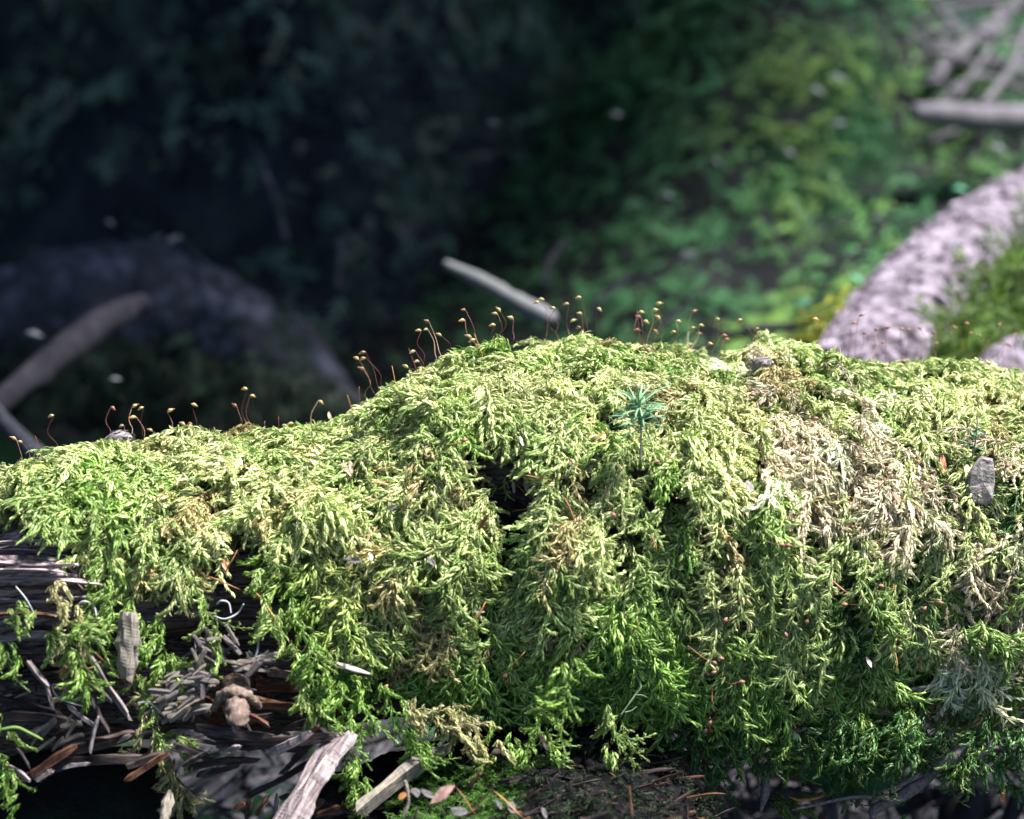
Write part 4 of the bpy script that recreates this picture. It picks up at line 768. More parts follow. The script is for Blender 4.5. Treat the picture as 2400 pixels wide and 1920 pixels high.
# knot with collar and broken stub
kn = empty('knot', tuple(P(*c2(1500, 1020), .705)-LO)); kn.parent = log; ko = P(*c2(1500, 1020), .705)
arcp = [P(*c2(x, y), .702+dz) - ko for x, y, dz in [(1350, 1030, .004), (1395, 960, .001), (1450, 925, -.001), (1510, 925, -.001), (1580, 955, 0), (1640, 1020, .004)]]
v, f = tube(arcp, [.0012, .0017, .0015, .0018, .0015, .0010], 12, 60, rough=.7, scale=700); link('collar', mesh_from('collar', v, f), M_ring, kn)
v, f = tube([P(*c2(1490, 880), .716)-ko, P(*c2(1495, 960), .708)-ko, P(*c2(1500, 985), .704)-ko], [.0045, .0042, .0036], 14, 10, rough=.2, scale=300); link('neck', mesh_from('neck', v, f), M_stub, kn)
v, f = tube([P(*c2(1495, 985), .705)-ko, P(*c2(1498, 1030), .699)-ko, P(*c2(1505, 1080), .696)-ko, P(*c2(1510, 1120), .696)-ko], [.0034, .0036, .0034, .0030], 16, 26, rough=.4, scale=600); link('stub', mesh_from('stub', v, f), M_stub, kn)
for k, (a, b) in enumerate([(c2(1460, 1080), c2(1490, 1185)), (c2(1440, 1050), c2(1455, 1120)), (c2(1530, 1090), c2(1545, 1140)), (c2(1495, 1100), c2(1505, 1160))]):
    splinter(P(*a, .696), P(*b, .695), 1.6*mm, .6*mm, M_ring, 500+k, .4, 6, 'shard', kn, ko)
# grey wood chips (frass) in the hollow
regs = [((1240, 560), (1480, 700), -.9, 16), ((1290, 600), (1420, 720), -.9, 8), ((1480, 660), (1700, 790), .05, 16), ((1040, 790), (1330, 900), .15, 22), ((1080, 880), (1280, 1080), .6, 26), ((1230, 700), (1320, 950), 1.45, 10), ((940, 900), (1100, 1050), .3, 10), ((200, 1100), (460, 1260), .5, 12)]
chm = []
for k in range(8):
    r = random.Random(k); L_, w, t = 1, .17+.1*r.random(), .07; V = []
    for i, e in enumerate((.7, 1, 1, .75)):
        x = (-.5, -.35, .33, .5)[i]
        for a_, b_ in ((-1, 0), (-.6, 1), (.6, 1.1), (1, 0), (0, -.8)): V.append((x+r.uniform(-.04, .04), a_*w*.5*e+r.uniform(-.02, .02), b_*t*e+r.uniform(-.02, .02)))
    F = [(5*i+q, 5*i+(q+1) % 5, 5*i+5+(q+1) % 5, 5*i+5+q) for i in range(3) for q in range(5)]+[(4, 3, 2, 1, 0), (15, 16, 17, 18, 19)]
    me = mesh_from('wood_chip', V, F, False); me.materials.append([M_chip, M_chip, M_grey][k % 3]); chm.append(me)
REG = ['fanned above left of the branch knot', 'sloping down toward the branch knot', 'lying level right above the branch knot', 'stacked left of the branch knot', 'in the heap low left of the knot', 'standing upright between hanging moss and knot', 'at the left edge of the chip heap', 'scattered at the far lower left']
for ri, ((x0, y0), (x1, y1), ang, n) in enumerate(regs):
    for k in range(n):
        x, y = c2(r_.uniform(x0, x1), r_.uniform(y0, y1)); a = ang+r_.gauss(0, .35); d = .7085+r_.uniform(-.003, .002); L_ = r_.uniform(3.2, 8)*mm
        dv = math.cos(a)*CR+math.sin(a)*CU+r_.gauss(0, .2)*CF; o = link('wood_chip', chm[r_.randrange(8)]); o.location = tuple(P(x, y, d)); o.rotation_euler = basis(dv, -CF+np.array([r_.gauss(0, .4), 0, r_.gauss(.3, .4)])).to_euler()
        o.scale = (L_, L_*r_.uniform(.8, 1.3), L_)
        tag(o, 'small grey wood chip '+REG[ri], 'wood chip', 'grey wood chips '+REG[ri])

# ------------------------------------------------------------------ sticks and mossy wood under the log
def stick(name, a, b, w, th, m_, seed, lab):
    o = splinter(a, b, w, th, m_, seed, .35, 34, name, None); tag(o, lab, 'stick'); return o
stick('broken_stick', P(660, 1960, .69), P(815, 1715, .712), .0125, .0045, M_grey, 601, 'thick weathered grey stick rising from the bottom edge under the moss')
stick('broken_stick', P(838, 1905, .705), P(1045, 1755, .72), .0075, .003, M_chip, 602, 'flat grey-brown stick leaning toward the log underside')
stick('thin_stick', P(*c2(1035, 1740), .70), P(*c2(1075, 1560), .706), .0032, .0012, M_chip, 603, 'thin pinkish splinter standing at the bottom beside the dark void')
for k, (a, b, w, m_, lab) in enumerate([((c2(1620, 1700)), c2(1700, 1570), 2.8, M_brown, 'reddish splinter at the foot of the thick grey stick'), (c2(1730, 1720), c2(1750, 1570), 2.6, M_grey, 'upright grey splinter beside the reddish one'), (c2(1560, 1720), c2(1590, 1600), 3, M_core, 'dark splinter left of the reddish one'), (c2(1650, 1720), c2(1660, 1620), 2, M_grey, 'pale grey splinter at the bottom edge'), (c2(1480, 1660), c2(1545, 1630), 3, M_nb, 'small rusty scale beside the splinters at the bottom'), (c2(1900, 1720), c2(2050, 1600), 4, M_core, 'brown splinter right of the thick stick'), (c2(1770, 1590), c2(1860, 1560), 3.4, M_dark, 'dark splinter lying across the bottom splinters'), (c2(2000, 1700), c2(2150, 1640), 3.4, M_brown, 'brown splinter lying right of the thick stick')]):
    o = splinter(P(*a, .715), P(*b, .717), w*.6*mm, w*.3*mm, m_, 700+k, .4, 8, 'wood_splinter', None); tag(o, lab, 'splinter', 'splinters at the foot of the grey stick')
# lower rotten wood block carrying fine moss, bottom centre
def lowblock(px, t):                                       # px column, t 0 (back/top) .. 1 (front/bottom)
    px = np.asarray(px, float); t = np.asarray(t, float); top = np.interp(px, [740, 900, 1000, 1150, 1300, 1450, 1600, 1720], [1935, 1900, 1868, 1815, 1790, 1800, 1860, 2060])
    row = top-24+t*190; dep = .735-.05*np.sin(np.clip(t, 0, 1)*1.5)
    p = CP + dep[..., None]*CF + ((px-1200)*K*dep)[..., None]*CR + ((960-row)*K*dep)[..., None]*CU
    return p + CU*(.0045*fbm(p*90, 4, 201))[..., None] - CF*(.003*fbm(p*60, 3, 211))[..., None]
la, lt = np.meshgrid(np.linspace(730, 1720, 100), np.linspace(-.35, 1.4, 40), indexing='ij'); LV = lowblock(la, lt); back = LV + CF*.03
lbF = [(i*40+j, i*40+j+1, (i+1)*40+j+1, (i+1)*40+j) for i in range(99) for j in range(39)]
nb_ = 100*40; ring = [i*40 for i in range(100)]+[99*40+j for j in range(1, 40)]+[i*40+39 for i in range(98, -1, -1)]+[j for j in range(38, 0, -1)]
lbF += [tuple(q+nb_ for q in f_[::-1]) for f_ in lbF]+[(ring[i], ring[(i+1) % len(ring)], ring[(i+1) % len(ring)]+nb_, ring[i]+nb_) for i in range(len(ring))]
lw = link('rotten_wood_block', mesh_from('rotten_wood_block', np.concatenate([LV.reshape(-1, 3), back.reshape(-1, 3)]), lbF), wood_material('dark_rotten_block', [(.002, .002, .003), (.006, .006, .008), (.022, .02, .022)], (1, 1, 1), 300, 1, .85, .0015))
tag(lw, 'dark rotten wood block partly covered in fine green moss below the log', 'rotten wood')
pts, ms, scs, ix, ti = [], [], [], [], []
for k in range(2300):
    x, t = random.uniform(860, 1400), random.uniform(-.1, .9)
    if float(bump_at(1060, 0, 190, 1, x, 0)) + .5*float(fbm(np.array([x/60, t*3, 0]), 2, 221)) < .55: continue
    p = lowblock(x, t); pts.append(p); d = np.array([random.gauss(0, .8), -.6, random.gauss(0, .5)]); ms.append(basis(d, CU+np.array([0, -.7, .2]))); scs.append(random.uniform(.25, .55)); ix.append(random.randrange(*E_)); ti.append(np.array([.12, .27, .05])*random.uniform(.5, 1.5))
o = scatter('cushion_moss', pts, ms, scs, ix, np.array(ti)); tag(o, 'low bright green moss on the rotten wood block at the bottom centre', 'moss', kind='stuff')
rq = random.Random(33)
for k in range(110):
    x = rq.uniform(950, 1660); t = rq.uniform(-.2, .9); p = lowblock(x, t); a = rq.gauss(.2, .6); l = rq.uniform(.003, .012); dv = CR*math.cos(a)+CU*math.sin(a)*.8-CF*.1
    splinter(p-CF*.0012, p-CF*.0012+dv*l, rq.uniform(.5, 1.6)*mm, rq.uniform(.2, .6)*mm, rq.choice([M_dark, M_core, M_dark, M_brown]), 900+k, n=6, parent=lw, origin=np.zeros(3))
pts, ms, scs, ix, ti = [], [], [], [], []
for k in range(420):
    x, t = rq.uniform(1100, 1680), rq.uniform(-.2, .9); p = lowblock(x, t); pts.append(p); ms.append(basis(np.array([rq.gauss(0, .8), -.6, rq.gauss(0, .5)]), CU+np.array([0, -.7, .2]))); scs.append(rq.uniform(.3, .8)); ix.append(rq.randrange(*E_)); ti.append(np.array([.02, .04, .02])*rq.uniform(.4, 1.4))
o = scatter('dark_moss', pts, ms, scs, ix, np.array(ti)); tag(o, 'sparse dark moss bits on the shaded right part of the rotten block', 'moss', kind='stuff')
for a, b, w, m_, lab in [(c4(555, 1615), c4(720, 1525), 6.0, M_np, 'broad pinkish-brown leaf scale lying on the bottom centre moss'), (c4(360, 1580), c4(415, 1578), 4, M_no, 'small rusty orange scale beside the leaning grey stick'), (c4(445, 1520), c4(495, 1590), 4, M_ng, 'blue-grey flake left of the pink leaf scale'), (c4(495, 1530), c4(590, 1600), 3.4, M_ng, 'grey bark flake behind the pink leaf scale'), (c4(975, 1590), c4(1015, 1670), 2.4, M_ng, 'slim grey flake on the bottom centre wood'), (c4(1055, 1600), c4(1090, 1690), 4.4, M_ng, 'wide dull grey flake on the bottom centre wood'), (c4(1265, 1640), c4(1295, 1720), 2.4, M_nw, 'pale sliver at the very bottom right of centre'), (c4(690, 1660), c4(800, 1700), 6, M_ng, 'large pinkish grey bark flake at the bottom edge'), (c4(960, 1545), c4(1150, 1720), .9, M_no, 'long tan thread crossing the bottom centre wood'), (c4(725, 1525), c4(850, 1700), .7, M_nb, 'long red thread hanging from the pink leaf scale'), (c4(1050, 1490), c4(1150, 1465), 2.8, M_dark, 'dark splinter above the bottom centre wood')]:
    d = .69; pa, pb = P(*a, d), P(*b, d-.001); L_ = np.linalg.norm(pb-pa); nm = 'thread' if 'thread' in lab else 'leaf_scale' if 'scale' in lab else 'bark_scrap'
    o = link(nm, flake(L_, w*mm*.6, len(lab)) if 'thread' not in lab else blade(L_, w*mm*.55, w*mm*.1, .06, point=.35), M_scrap if m_ in (M_ng, M_nw) else m_); o.location = tuple((pa+pb)/2); o.rotation_euler = basis(pb-pa, -CF+np.array([0, 0, .6])).to_euler(); tag(o, lab, nm.replace('_', ' '), 'litter on the bottom centre wood')
rootlet('grass_stalk', [c4(385, 1720), c4(425, 1620), c4(415, 1530), c4(400, 1480)], [.0005, .0006, .0006, .0005], 'short olive stalk standing in front of the leaning grey stick', M_chip, 'stalk', d=.69)

# ------------------------------------------------------------------ background: mossy tree, roots, logs, twigs
TC = np.array([-.33, 1.95]); 
def trunk_pt(a, z):                                        # a: angle, z: height
    a = np.asarray(a, float); z = np.asarray(z, float)
    fl = np.exp(-(z+.32)/.16); R = .66*(1-.05*z) + .20*fl*(1+.6*np.cos(a*5+1.2)) + .03*np.cos(a*9+z*1.5) + .012*np.cos(a*23+z*3)
    q = np.stack([np.cos(a), np.sin(a), z], -1); R = R + .05*fbm(q*np.array([5, 5, 3.]), 4, 301) + .02*fbm(q*20, 2, 311)
    return np.stack([TC[0]+R*np.cos(a)-.0*z, TC[1]+R*np.sin(a)-.12*np.clip(z, 0, 9), z], -1)  # unseen upper trunk leans forward, shaped to shade its own front
ta, tz = np.meshgrid(np.linspace(0, 2*math.pi, 240), np.concatenate([np.linspace(-.5, .6, 90), np.linspace(.65, 5.5, 40)]), indexing='ij'); TV = trunk_pt(ta, tz); nz_ = tz.shape[1]
tree = empty('mossy_tree', (TC[0], TC[1], -.35)); tag(tree, 'huge dark mossy tree base filling the blurred background behind the log', 'tree'); TO = np.array([TC[0], TC[1], -.35])
tF = [(i*nz_+j, (i+1)*nz_+j, (i+1)*nz_+j+1, i*nz_+j+1) for i in range(239) for j in range(nz_-1)]
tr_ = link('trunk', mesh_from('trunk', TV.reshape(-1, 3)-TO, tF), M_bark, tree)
# conifer boughs added high above, unseen, to shade the tree base
pr = []
s_ = Leafy()
for k in range(40):
    y = (k-20)/20; s_.leaf(np.array([.0, 0, 0])+np.array([abs(y)*.02+.35*(k/40), 0, 0]), np.array([.7, (1 if k % 2 else -1)*.9, -.1]), np.array([1, 0, -.3]), random.uniform(-.4, .4), .16, .05, .5)
sprig = s_.build('shade_spray'); sprig.data.materials.clear(); M_spr = moss_material('shade_needle', .15); sprig.data.materials.append(M_spr)
pts, ms, scs, ix, ti = [], [], [], [], []
rb = random.Random(11)
limbs = []
for k in range(26):
    az = rb.uniform(0, 2*math.pi); z0 = rb.uniform(1.3, 5.0); Lb = rb.uniform(1.2, 2.3)*(1-.1*z0/5); e = np.array([math.cos(az), math.sin(az), 0]); b0 = np.array([TC[0], TC[1]-.12*z0, z0])
    if (b0+e*Lb)[0] > .35: Lb *= .5
    lp = [b0+e*.3, b0+e*Lb*.6+np.array([0, 0, .08]), b0+e*Lb+np.array([0, 0, -.15])]
    v, f = tube(lp, [.05, .03, .012], 7, 10, rough=.15, scale=8); link('limb', mesh_from('limb', v-TO, f), M_bark, tree)  # added unseen limb that carries the shading boughs
    C = spline(lp, 20)
    for q in range(130):
        t = rb.random()**.7; i = min(int(t*19), 18); sd = rb.choice([-1, 1]); dd = e*.5+np.array([-e[1], e[0], 0])*sd*rb.uniform(.4, 1.2)+np.array([0, 0, rb.uniform(-.5, .1)])
        pts.append(C[i]+np.array([rb.gauss(0, .10), rb.gauss(0, .10), rb.gauss(0, .05)])-TO); ms.append(basis(dd, (0, 0, 1))); scs.append(rb.uniform(.7, 1.5)); ix.append(0); ti.append(np.array([.04, .075, .03])*rb.uniform(.6, 1.4))
cr = scatter('shade_crown', pts, ms, scs, ix, np.array(ti), [sprig, sprig]); cr.parent = tree; cr['kind'] = 'stuff'
# moss tufts on the tree and on the ground
def bgtufts(name, pts, nrm, tint, sc, lab):
    ms = []
    for p, n in zip(pts, nrm): ms.append(basis(G+np.random.normal(0, .5, 3)+n*.25, n))
    ix = np.where(rng.random(len(pts)) < .75, rng.integers(*E_, len(pts)), rng.integers(*H_, len(pts))); sc = np.where(ix >= E_[0], sc*2.0, sc)
    o = scatter(name, pts, ms, sc, ix, tint*.9); tag(o, lab, 'moss', kind='stuff'); return o
n = 30000; a = rng.uniform(-2.9, -.15, n); z = -.36+1.0*rng.random(n)**1.6; p = trunk_pt(a, z); nrm = np.stack([np.cos(a), np.sin(a), .25+0*a], -1); px, py, d = project(p)
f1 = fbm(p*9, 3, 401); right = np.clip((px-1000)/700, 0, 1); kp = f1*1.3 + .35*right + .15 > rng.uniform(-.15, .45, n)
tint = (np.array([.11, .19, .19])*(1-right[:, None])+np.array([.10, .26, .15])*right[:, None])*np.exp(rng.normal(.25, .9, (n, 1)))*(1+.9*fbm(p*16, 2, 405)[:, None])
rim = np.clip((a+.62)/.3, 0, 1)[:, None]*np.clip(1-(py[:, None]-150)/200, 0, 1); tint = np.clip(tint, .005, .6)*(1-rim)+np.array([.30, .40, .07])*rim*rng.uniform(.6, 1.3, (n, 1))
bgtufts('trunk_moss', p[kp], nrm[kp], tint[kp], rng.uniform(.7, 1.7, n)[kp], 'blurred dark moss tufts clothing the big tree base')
n = 42000; x = rng.uniform(-.45, 1.1, n); y = rng.uniform(.45, 2.5, n); z = ground_h(x, y); p = np.stack([x, y, z], -1); ok = np.hypot(x-TC[0], y-TC[1]) > .66
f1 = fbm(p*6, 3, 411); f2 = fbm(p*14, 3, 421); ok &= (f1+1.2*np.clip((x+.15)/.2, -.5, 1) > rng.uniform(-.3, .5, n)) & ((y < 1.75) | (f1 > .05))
yl = np.clip(.3+2.2*f2, 0, 1.2)*np.clip((x-.05)/.2, .1, 1)*np.clip((1.32-y)/.35, .12, 1); c_ = np.array([.11, .34, .19])+np.clip((1.15-y)/.3, 0, 1)[:, None]*np.array([.06, .16, .05])+yl[:, None]*np.array([.46, .42, .0]); c_ = c_*np.exp(rng.normal(0, .3, (n, 1)))*np.clip(.25+(x[:, None]+.15)*2.5, .25, 1)  # light on the bank put into the tint: brighter low and right
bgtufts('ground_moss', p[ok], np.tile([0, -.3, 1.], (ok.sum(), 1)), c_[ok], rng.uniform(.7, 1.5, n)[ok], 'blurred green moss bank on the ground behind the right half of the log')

def limb(name, pts, rads, m_, lab, cat, rough=.18, scale=14, sides=18, n=50, seed=0, group=None):
    pp = [P(*q) for q in pts]; b0 = pp[0]; v, f = tube([p-b0 for p in pp], rads, sides, n, rough=rough, scale=scale, seed=seed); o = empty(name, tuple(b0)); tag(o, lab, cat, group)
    link('bark' if 'log' in name or 'root' in name else 'stem', mesh_from('bark', v, f), m_, o); return o, b0
pl, plo = limb('pale_log', [(1975, 960, 1.06), (2025, 895, 1.09), (2160, 712, 1.2), (2300, 590, 1.32), (2504, 463, 1.5), (2660, 350, 1.65)], [.026, .027, .028, .029, .030, .030], M_rootl, 'pale lilac-grey fallen log slanting up the right background', 'log', .12, 60, 44, 220, 5)
LC = spline([P(*q) for q in [(1975, 960, 1.06), (2025, 895, 1.09), (2160, 712, 1.2), (2300, 590, 1.32), (2504, 463, 1.5), (2660, 350, 1.65)]], 220); rf_ = random.Random(9); FV, FF = [], []
for k in range(900):                                       # loose bark plates along the log
    t = rf_.randrange(2, 218); ax = LC[t+1]-LC[t-1]; ax /= np.linalg.norm(ax); rad = np.interp(t/219, np.linspace(0, 1, 6), [.026, .027, .028, .029, .030, .030])
    n_ = -CF*rf_.uniform(.2, 1)+CU*rf_.uniform(-.6, 1)+CR*rf_.uniform(-1, 1); n_ -= (n_@ax)*ax; n_ /= np.linalg.norm(n_); sd = np.cross(ax, n_); c = LC[t]+n_*(rad*rf_.uniform(.97, 1.05)); tl = rf_.gauss(0, .35); n2 = n_+ax*tl*.5+sd*tl
    L_, w_ = rf_.uniform(.004, .013), rf_.uniform(.002, .006); o_ = len(FV); q = [(-.5, -.3), (-.2, -.5), (.4, -.4), (.5, .1), (.25, .5), (-.3, .45)]
    for h in (0, .0012): FV += [c+ax*x_*L_*rf_.uniform(.7, 1.2)+sd*y_*w_*rf_.uniform(.7, 1.3)+n_*(h+y_*w_*tl) - plo for x_, y_ in q]
    FF += [tuple(o_+6+z for z in range(6))]+[(o_+z, o_+(z+1) % 6, o_+6+(z+1) % 6, o_+6+z) for z in range(6)]
bp_ = link('bark_plates', mesh_from('bark_plates', FV, FF, False), M_rootl, pl); bp_['kind'] = 'stuff'
C = spline([P(*q) for q in [(2280, 900, 1.06), (2335, 780, 1.13), (2390, 665, 1.22), (2470, 570, 1.34)]], 60)
pts = []; ti = []
for k in range(1300):
    i = random.randrange(60); pts.append(C[i]+np.random.normal(0, .014, 3)+CF*.008-plo); ti.append(np.array([.14, .26, .04])*random.uniform(.4, 1.4))
mo = scatter('moss_patch', pts, [basis(G+np.random.normal(0, .5, 3), -CF+np.random.normal(0, .3, 3)) for _ in pts], rng.uniform(1.0, 2.4, len(pts)), rng.integers(*E_, len(pts)), np.array(ti)); mo.parent = pl; mo['kind'] = 'stuff'
pts = []; ti = []
C = spline([P(*q) for q in [(1880, 900, 1.12), (1950, 780, 1.16), (2010, 690, 1.2)]], 40)
for k in range(110):
    i = random.randrange(40); pts.append(C[i]+np.random.normal(0, .005, 3)-plo); ti.append(np.array([.32, .36, .03])*random.uniform(.5, 1.3))
mo = scatter('yellow_moss', pts, [basis(G+np.random.normal(0, .5, 3), -CF+np.random.normal(0, .3, 3)) for _ in pts], rng.uniform(.6, 1.2, len(pts)), rng.integers(0, 5, len(pts)), np.array(ti)); mo.parent = pl; mo['kind'] = 'stuff'
limb('side_log', [(2290, 1030, 1.02), (2400, 905, 1.06), (2560, 830, 1.15)], [.018, .021, .022], M_rootl, 'second pale log end at the right edge below the slanting log', 'log', .3, 70, 24, 60, 6)
limb('arched_root', [(-160, 850, 1.62), (0, 780, 1.58), (160, 735, 1.56), (330, 725, 1.55), (520, 765, 1.54), (680, 850, 1.52), (790, 950, 1.50), (850, 1080, 1.48)], [.034, .037, .040, .040, .034, .024, .015, .008], M_roota, 'thick blue-grey root arching across the left background', 'root', .35, 45, 40, 220, 7)
C = spline([P(*q) for q in [(-60, 900, 1.54), (160, 820, 1.52), (330, 815, 1.51), (520, 850, 1.50), (700, 920, 1.46), (830, 1000, 1.42)]], 60); pts, ti = [], []
for k in range(1500):
    i = random.randrange(60); pts.append(C[i]+np.random.normal(0, .012, 3)-CU*abs(random.gauss(0, .028))); ti.append(np.array([.06, .11, .09])*math.exp(random.gauss(0, .7)))
o = scatter('root_moss', pts, [basis(G+np.random.normal(0, .5, 3), -CF+np.random.normal(0, .4, 3)) for _ in pts], rng.uniform(1.2, 2.8, len(pts)), rng.integers(*E_, len(pts)), np.array(ti)*.55); tag(o, 'dark moss hanging from the arched root in the left background', 'moss', kind='stuff')
limb('thin_root', [(-20, 960, 1.2), (60, 900, 1.22), (150, 820, 1.25), (250, 750, 1.3), (330, 710, 1.35)], [.006, .008, .009, .009, .006], M_lowr, 'thin grey root slanting below the arched root at left', 'root', .35, 60, 12, 40, 8)
limb('low_root', [(-40, 930, 1.12), (30, 1010, 1.1), (110, 1080, 1.08)], [.004, .004, .004], M_roota, 'slim dark root sloping down at the far left', 'root', .15, 22, 10, 24, 9)
limb('broken_branch', [(1045, 618, 1.30), (1120, 656, 1.28), (1200, 699, 1.26), (1290, 748, 1.24)], [.0022, .004, .0046, .005], wood_material('greenish_branch', [(.08, .1, .09), (.17, .17, .2)], (1, 1, 1), 40, .5, .9, .003), 'pale broken branch end pointing left behind the hump', 'branch', .35, 90, 14, 60, 10)
limb('grey_branch', [(2140, 262, 1.75), (2220, 268, 1.76), (2330, 278, 1.78), (2480, 275, 1.8)], [.007, .010, .011, .012], M_twig, 'pale grey branch lying level at the upper right edge', 'branch', .12, 20, 12, 30, 11)
TW = [([(2420, -30, 2.1), (2330, 60, 2.08), (2250, 120, 2.05), (2180, 190, 2.0)], .011, 'long grey twig slanting down from the upper right corner'), ([(2170, -20, 2.1), (2230, 60, 2.1), (2300, 130, 2.1), (2420, 190, 2.1)], .007, 'grey twig crossing behind the slanting twig at upper right'),
      ([(2180, 330, 1.8), (2280, 300, 1.8), (2400, 310, 1.8)], .005, 'thin twig just under the level grey branch'), ([(2120, 160, 2.0), (2200, 120, 2.0), (2280, 150, 2.0), (2400, 140, 2.0)], .004, 'thin curved twig in the upper right tangle'), ([(2200, 240, 1.95), (2290, 180, 1.97), (2400, 210, 2.0)], .005, 'bowed grey twig above the level branch'),
      ([(2130, 60, 2.1), (2240, 20, 2.1), (2350, 0, 2.1)], .005, 'thin twig at the top edge near the right corner'), ([(2240, 230, 1.95), (2320, 110, 2.0), (2340, 20, 2.05)], .004, 'upright thin twig in the upper right tangle'), ([(2300, 250, 1.9), (2370, 160, 1.95), (2410, 60, 2.0)], .005, 'leaning thin twig at the right edge'),
      ([(1640, 700, 1.5), (1720, 740, 1.45), (1780, 800, 1.4)], .003, 'faint twig on the mossy bank right of centre'), ([(1700, 620, 1.5), (1600, 720, 1.45), (1540, 770, 1.4)], .003, 'faint twig crossing the green bank behind the hump'), ([(1780, 490, 1.55), (1830, 560, 1.5), (1870, 620, 1.48)], .003, 'short pale twig in the middle of the green bank'),
      ([(1330, 560, 1.45), (1290, 610, 1.43), (1275, 670, 1.42)], .004, 'pale upright twig behind the hump top'), ([(1480, 640, 1.45), (1420, 690, 1.42), (1390, 720, 1.4)], .003, 'pale twig leaning behind the capsules on the hump'), ([(1690, 795, 1.3), (1780, 770, 1.3), (1900, 765, 1.32)], .004, 'pale twig lying level behind the notch'),
      ([(1880, 640, 1.4), (2000, 600, 1.42), (2080, 520, 1.45)], .003, 'thin twig running up beside the pale log'), ([(1500, 640, 1.5), (1560, 690, 1.46), (1640, 710, 1.45)], .003, 'blurred twig low on the green bank'), ([(420, 560, 1.55), (500, 640, 1.5), (540, 700, 1.5)], .003, 'dark thin root in the left background'), ([(590, 330, 1.7), (640, 450, 1.6), (670, 560, 1.55)], .004, 'faint hanging root in the dark left background'), ([(800, 560, 1.5), (795, 610, 1.5), (790, 670, 1.5)], .004, 'short grey upright twig in the dark middle background'),
      ([(1500, 1010, 1.0), (1600, 960, 1.05), (1700, 900, 1.1)], .003, 'twig hidden low behind the hump')]
for k, (pts_, r, lab) in enumerate(TW[:-1]):
    if k < 8 and pts_[0][1] < 300: pts_ = [(x, y, d*.93) for x, y, d in pts_]
    limb('twig', pts_, [r*.45, r*.65, r*.5], (M_twig if k < 8 else M_lowr) if pts_[0][0] > 1000 else M_roota, lab, 'twig', .1, 30, 9, 24, 20+k, 'blurred twigs behind the log')
# small arcs of twigs in the tangle at upper right
r_ = random.Random(21)
for k in range(26):
    x, y = r_.uniform(2110, 2420), r_.uniform(60, 260); a = r_.uniform(-.9, .5); l = r_.uniform(50, 150); d = r_.uniform(1.82, 1.98)
    limb('fine_twig', [(x, y, d), (x+l*.5*math.cos(a), y-l*.5*math.sin(a)-r_.uniform(-14, 14), d), (x+l*math.cos(a), y-l*math.sin(a), d+.03)], [.0012, .0022, .0014], M_twig, 'fine grey twig in the blurred brush pile at the upper right', 'twig', .1, 30, 6, 10, 50+k, 'fine twigs of the upper right brush pile')
# pale leaf scraps and stones in the blur
LS = [(405, 565, 1.45, 40, 'bright pale leaf scrap above the arched root'), (258, 523, 1.45, 22, 'small pale leaf scrap left above the arched root'), (370, 558, 1.46, 22, 'dim leaf scrap beside the bright one above the root'), (1965, 185, 1.75, 36, 'white leaf scrap on the upper right mossy trunk'), (1915, 215, 1.75, 34, 'curved pale leaf scrap below left of the white one'), (1965, 292, 1.7, 30, 'pale leaf scrap on the green bank under the white one'), (1612, 602, 1.5, 44, 'lilac-grey flake on the green bank'), (1565, 460, 1.55, 26, 'small lilac flake on the dark green slope'), (1680, 380, 1.6, 18, 'tiny pale flake on the green slope'), (1155, 290, 1.6, 26, 'small dim flake in the dark middle background'), (2055, 510, 1.5, 22, 'pale flake left of the slanting pale log'), (1445, 270, 1.6, 26, 'greenish pale flake on the mossy trunk centre'), (2250, 445, 1.5, 34, 'mint-green pale leaf above the slanting log'), (2340, 350, 1.55, 34, 'small pale leaf near the right edge above the log'), (2010, 660, 1.35, 46, 'fresh mint-green leaf beside the pale log'), (1880, 715, 1.32, 40, 'mint-green leaf on the bank near the notch'), (80, 785, 1.25, 36, 'dim greenish leaf under the arched root at left'), (270, 890, 1.2, 24, 'pale dim flake in the lower left background'), (1850, 360, 1.6, 24, 'pinkish flake on the upper green slope')]
M_mint = plain('mint_leaf', (.12, .38, .24), .5, .2, 80, transl=.2)
for k, (x, y, d, w, lab) in enumerate(LS):
    me = blade(w*K*d*1.15, w*K*d*.55, w*K*d*.06, .12, 8, .45); o = link('leaf_scrap', me, M_mint if 'mint' in lab else M_leafw); o.location = tuple(P(x, y, d)); r1 = random.Random(k); o.rotation_euler = basis(np.array([1, 0, r1.uniform(-.8, .8)]), -CF*.6+np.array([0, 0, .8])).to_euler(); tag(o, lab, 'leaf scrap', 'pale scraps in the blurred background')
def stone(name, px, py, d, r, lab, m_, seed, sq=(1.3, 1, .7)):
    bm = bmesh.new(); bmesh.ops.create_icosphere(bm, subdivisions=4, radius=1)
    for v in bm.verts:
        q = np.array(v.co); v.co = Vector(q*np.array(sq)*r*(1+.22*float(fbm(q*1.6+seed, 3, seed))))
    me = bpy.data.meshes.new(name); bm.to_mesh(me); bm.free(); me.polygons.foreach_set('use_smooth', [True]*len(me.polygons)); o = link(name, me, m_); o.location = tuple(P(px, py, d)); tag(o, lab, 'stone'); return o
stone('stone', 590, 1890, 1.0, .026, 'blurred blue-grey stone seen through the gap under the left end', M_stone, 1)
stone('stone', 500, 1830, 1.08, .018, 'smaller grey stone behind the first, seen through the gap', M_stone, 2)
stone('void_shade_mass', 130, 1960, .80, .034, 'dark mass added for the shade in the void under the left end of the log', M_soil, 9, (1.4, 1, 1))  # dark mass added where the void holds only shade
stone('mossy_stone', 1995, 1775, .96, .020, 'rounded green mossy stone under the right side of the log', wood_material('green_stone', [(.015, .06, .03), (.03, .11, .05)], (1, 1, 1), 30, .4, .9, .002), 3)
stone('stone', 1870, 1780, .98, .012, 'small tan stone under the log left of the green one', plain('tan_stone', (.12, .105, .09), .8, .2, 60), 4)
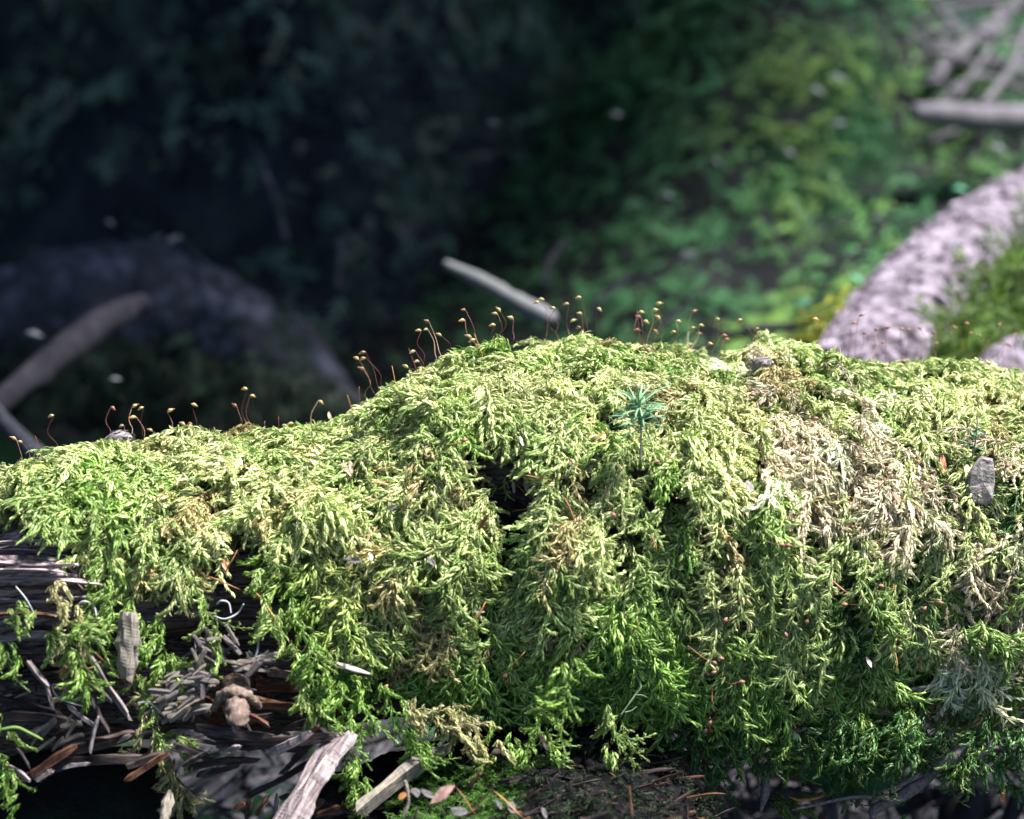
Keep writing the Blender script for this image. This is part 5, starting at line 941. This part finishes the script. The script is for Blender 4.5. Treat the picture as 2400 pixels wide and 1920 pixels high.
stone('stone', 1765, 1768, .98, .010, 'tiny tan stone under the log, leftmost of three', plain('tan_stone_dim', (.08, .07, .06), .8, .2, 60), 5)
stone('stone', 2070, 1790, .98, .014, 'grey stone directly right of the green mossy stone', plain('grey_stone', (.06, .065, .06), .8, .2, 60), 6)
for k, (pts_, r, lab) in enumerate([([(2260, 1930, .92), (2300, 1850, .95), (2330, 1790, .98)], .006, 'blurred lilac root in the lower right corner'), ([(2210, 1950, .95), (2230, 1880, .95), (2280, 1830, .96)], .004, 'dim root left of the lilac one at lower right'), ([(2380, 1800, .98), (2330, 1860, .96), (2290, 1930, .95)], .004, 'dim root slanting across the lower right corner'), ([(2100, 1900, .95), (2200, 1860, .95), (2300, 1890, .95)], .003, 'faint root lying level at the lower right'), ([(1660, 1860, .95), (1720, 1880, .95), (1800, 1890, .95)], .003, 'faint pale root low right of centre'), ([(2360, 1930, .92), (2390, 1870, .93), (2430, 1820, .95)], .004, 'short pale root at the very corner, lower right')]):
    limb('low_twig', pts_, [r*.8, r, r*.8], M_lowr, lab, 'root', .12, 30, 9, 24, 80+k, 'blurred roots under the right end of the log')
rl_ = random.Random(77); FV, FF = [], []                     # shaded litter on the ground seen through the gaps
for k in range(900):
    x, y = (rl_.uniform(380, 900), rl_.uniform(1720, 1940)) if k < 380 else (rl_.uniform(1380, 2450), rl_.uniform(1700, 1960))
    d = rl_.uniform(.93, 1.12); a = rl_.gauss(.3, .8); c = P(x, y, d); dv = CR*math.cos(a)+CU*math.sin(a)+CF*rl_.gauss(0, .4); l = rl_.uniform(.006, .03); w_ = rl_.uniform(.0006, .0026)
    v, f = tube([c, c+dv*l*.5+CU*rl_.gauss(0, .002), c+dv*l], [w_*.6, w_, w_*.4], 4, 5); o_ = len(FV); FV += list(v); FF += [tuple(z+o_ for z in q) for q in f]
lt_ = link('forest_litter', mesh_from('forest_litter', FV, FF, False), wood_material('litter', [(.01, .011, .014), (.05, .05, .06), (.13, .12, .14)], (1, 1, 1), 60, .3, .9, .001)); tag(lt_, 'dim blurred twigs and litter on the ground seen below the log', 'litter', kind='stuff')
print('objects', len(COL.objects))
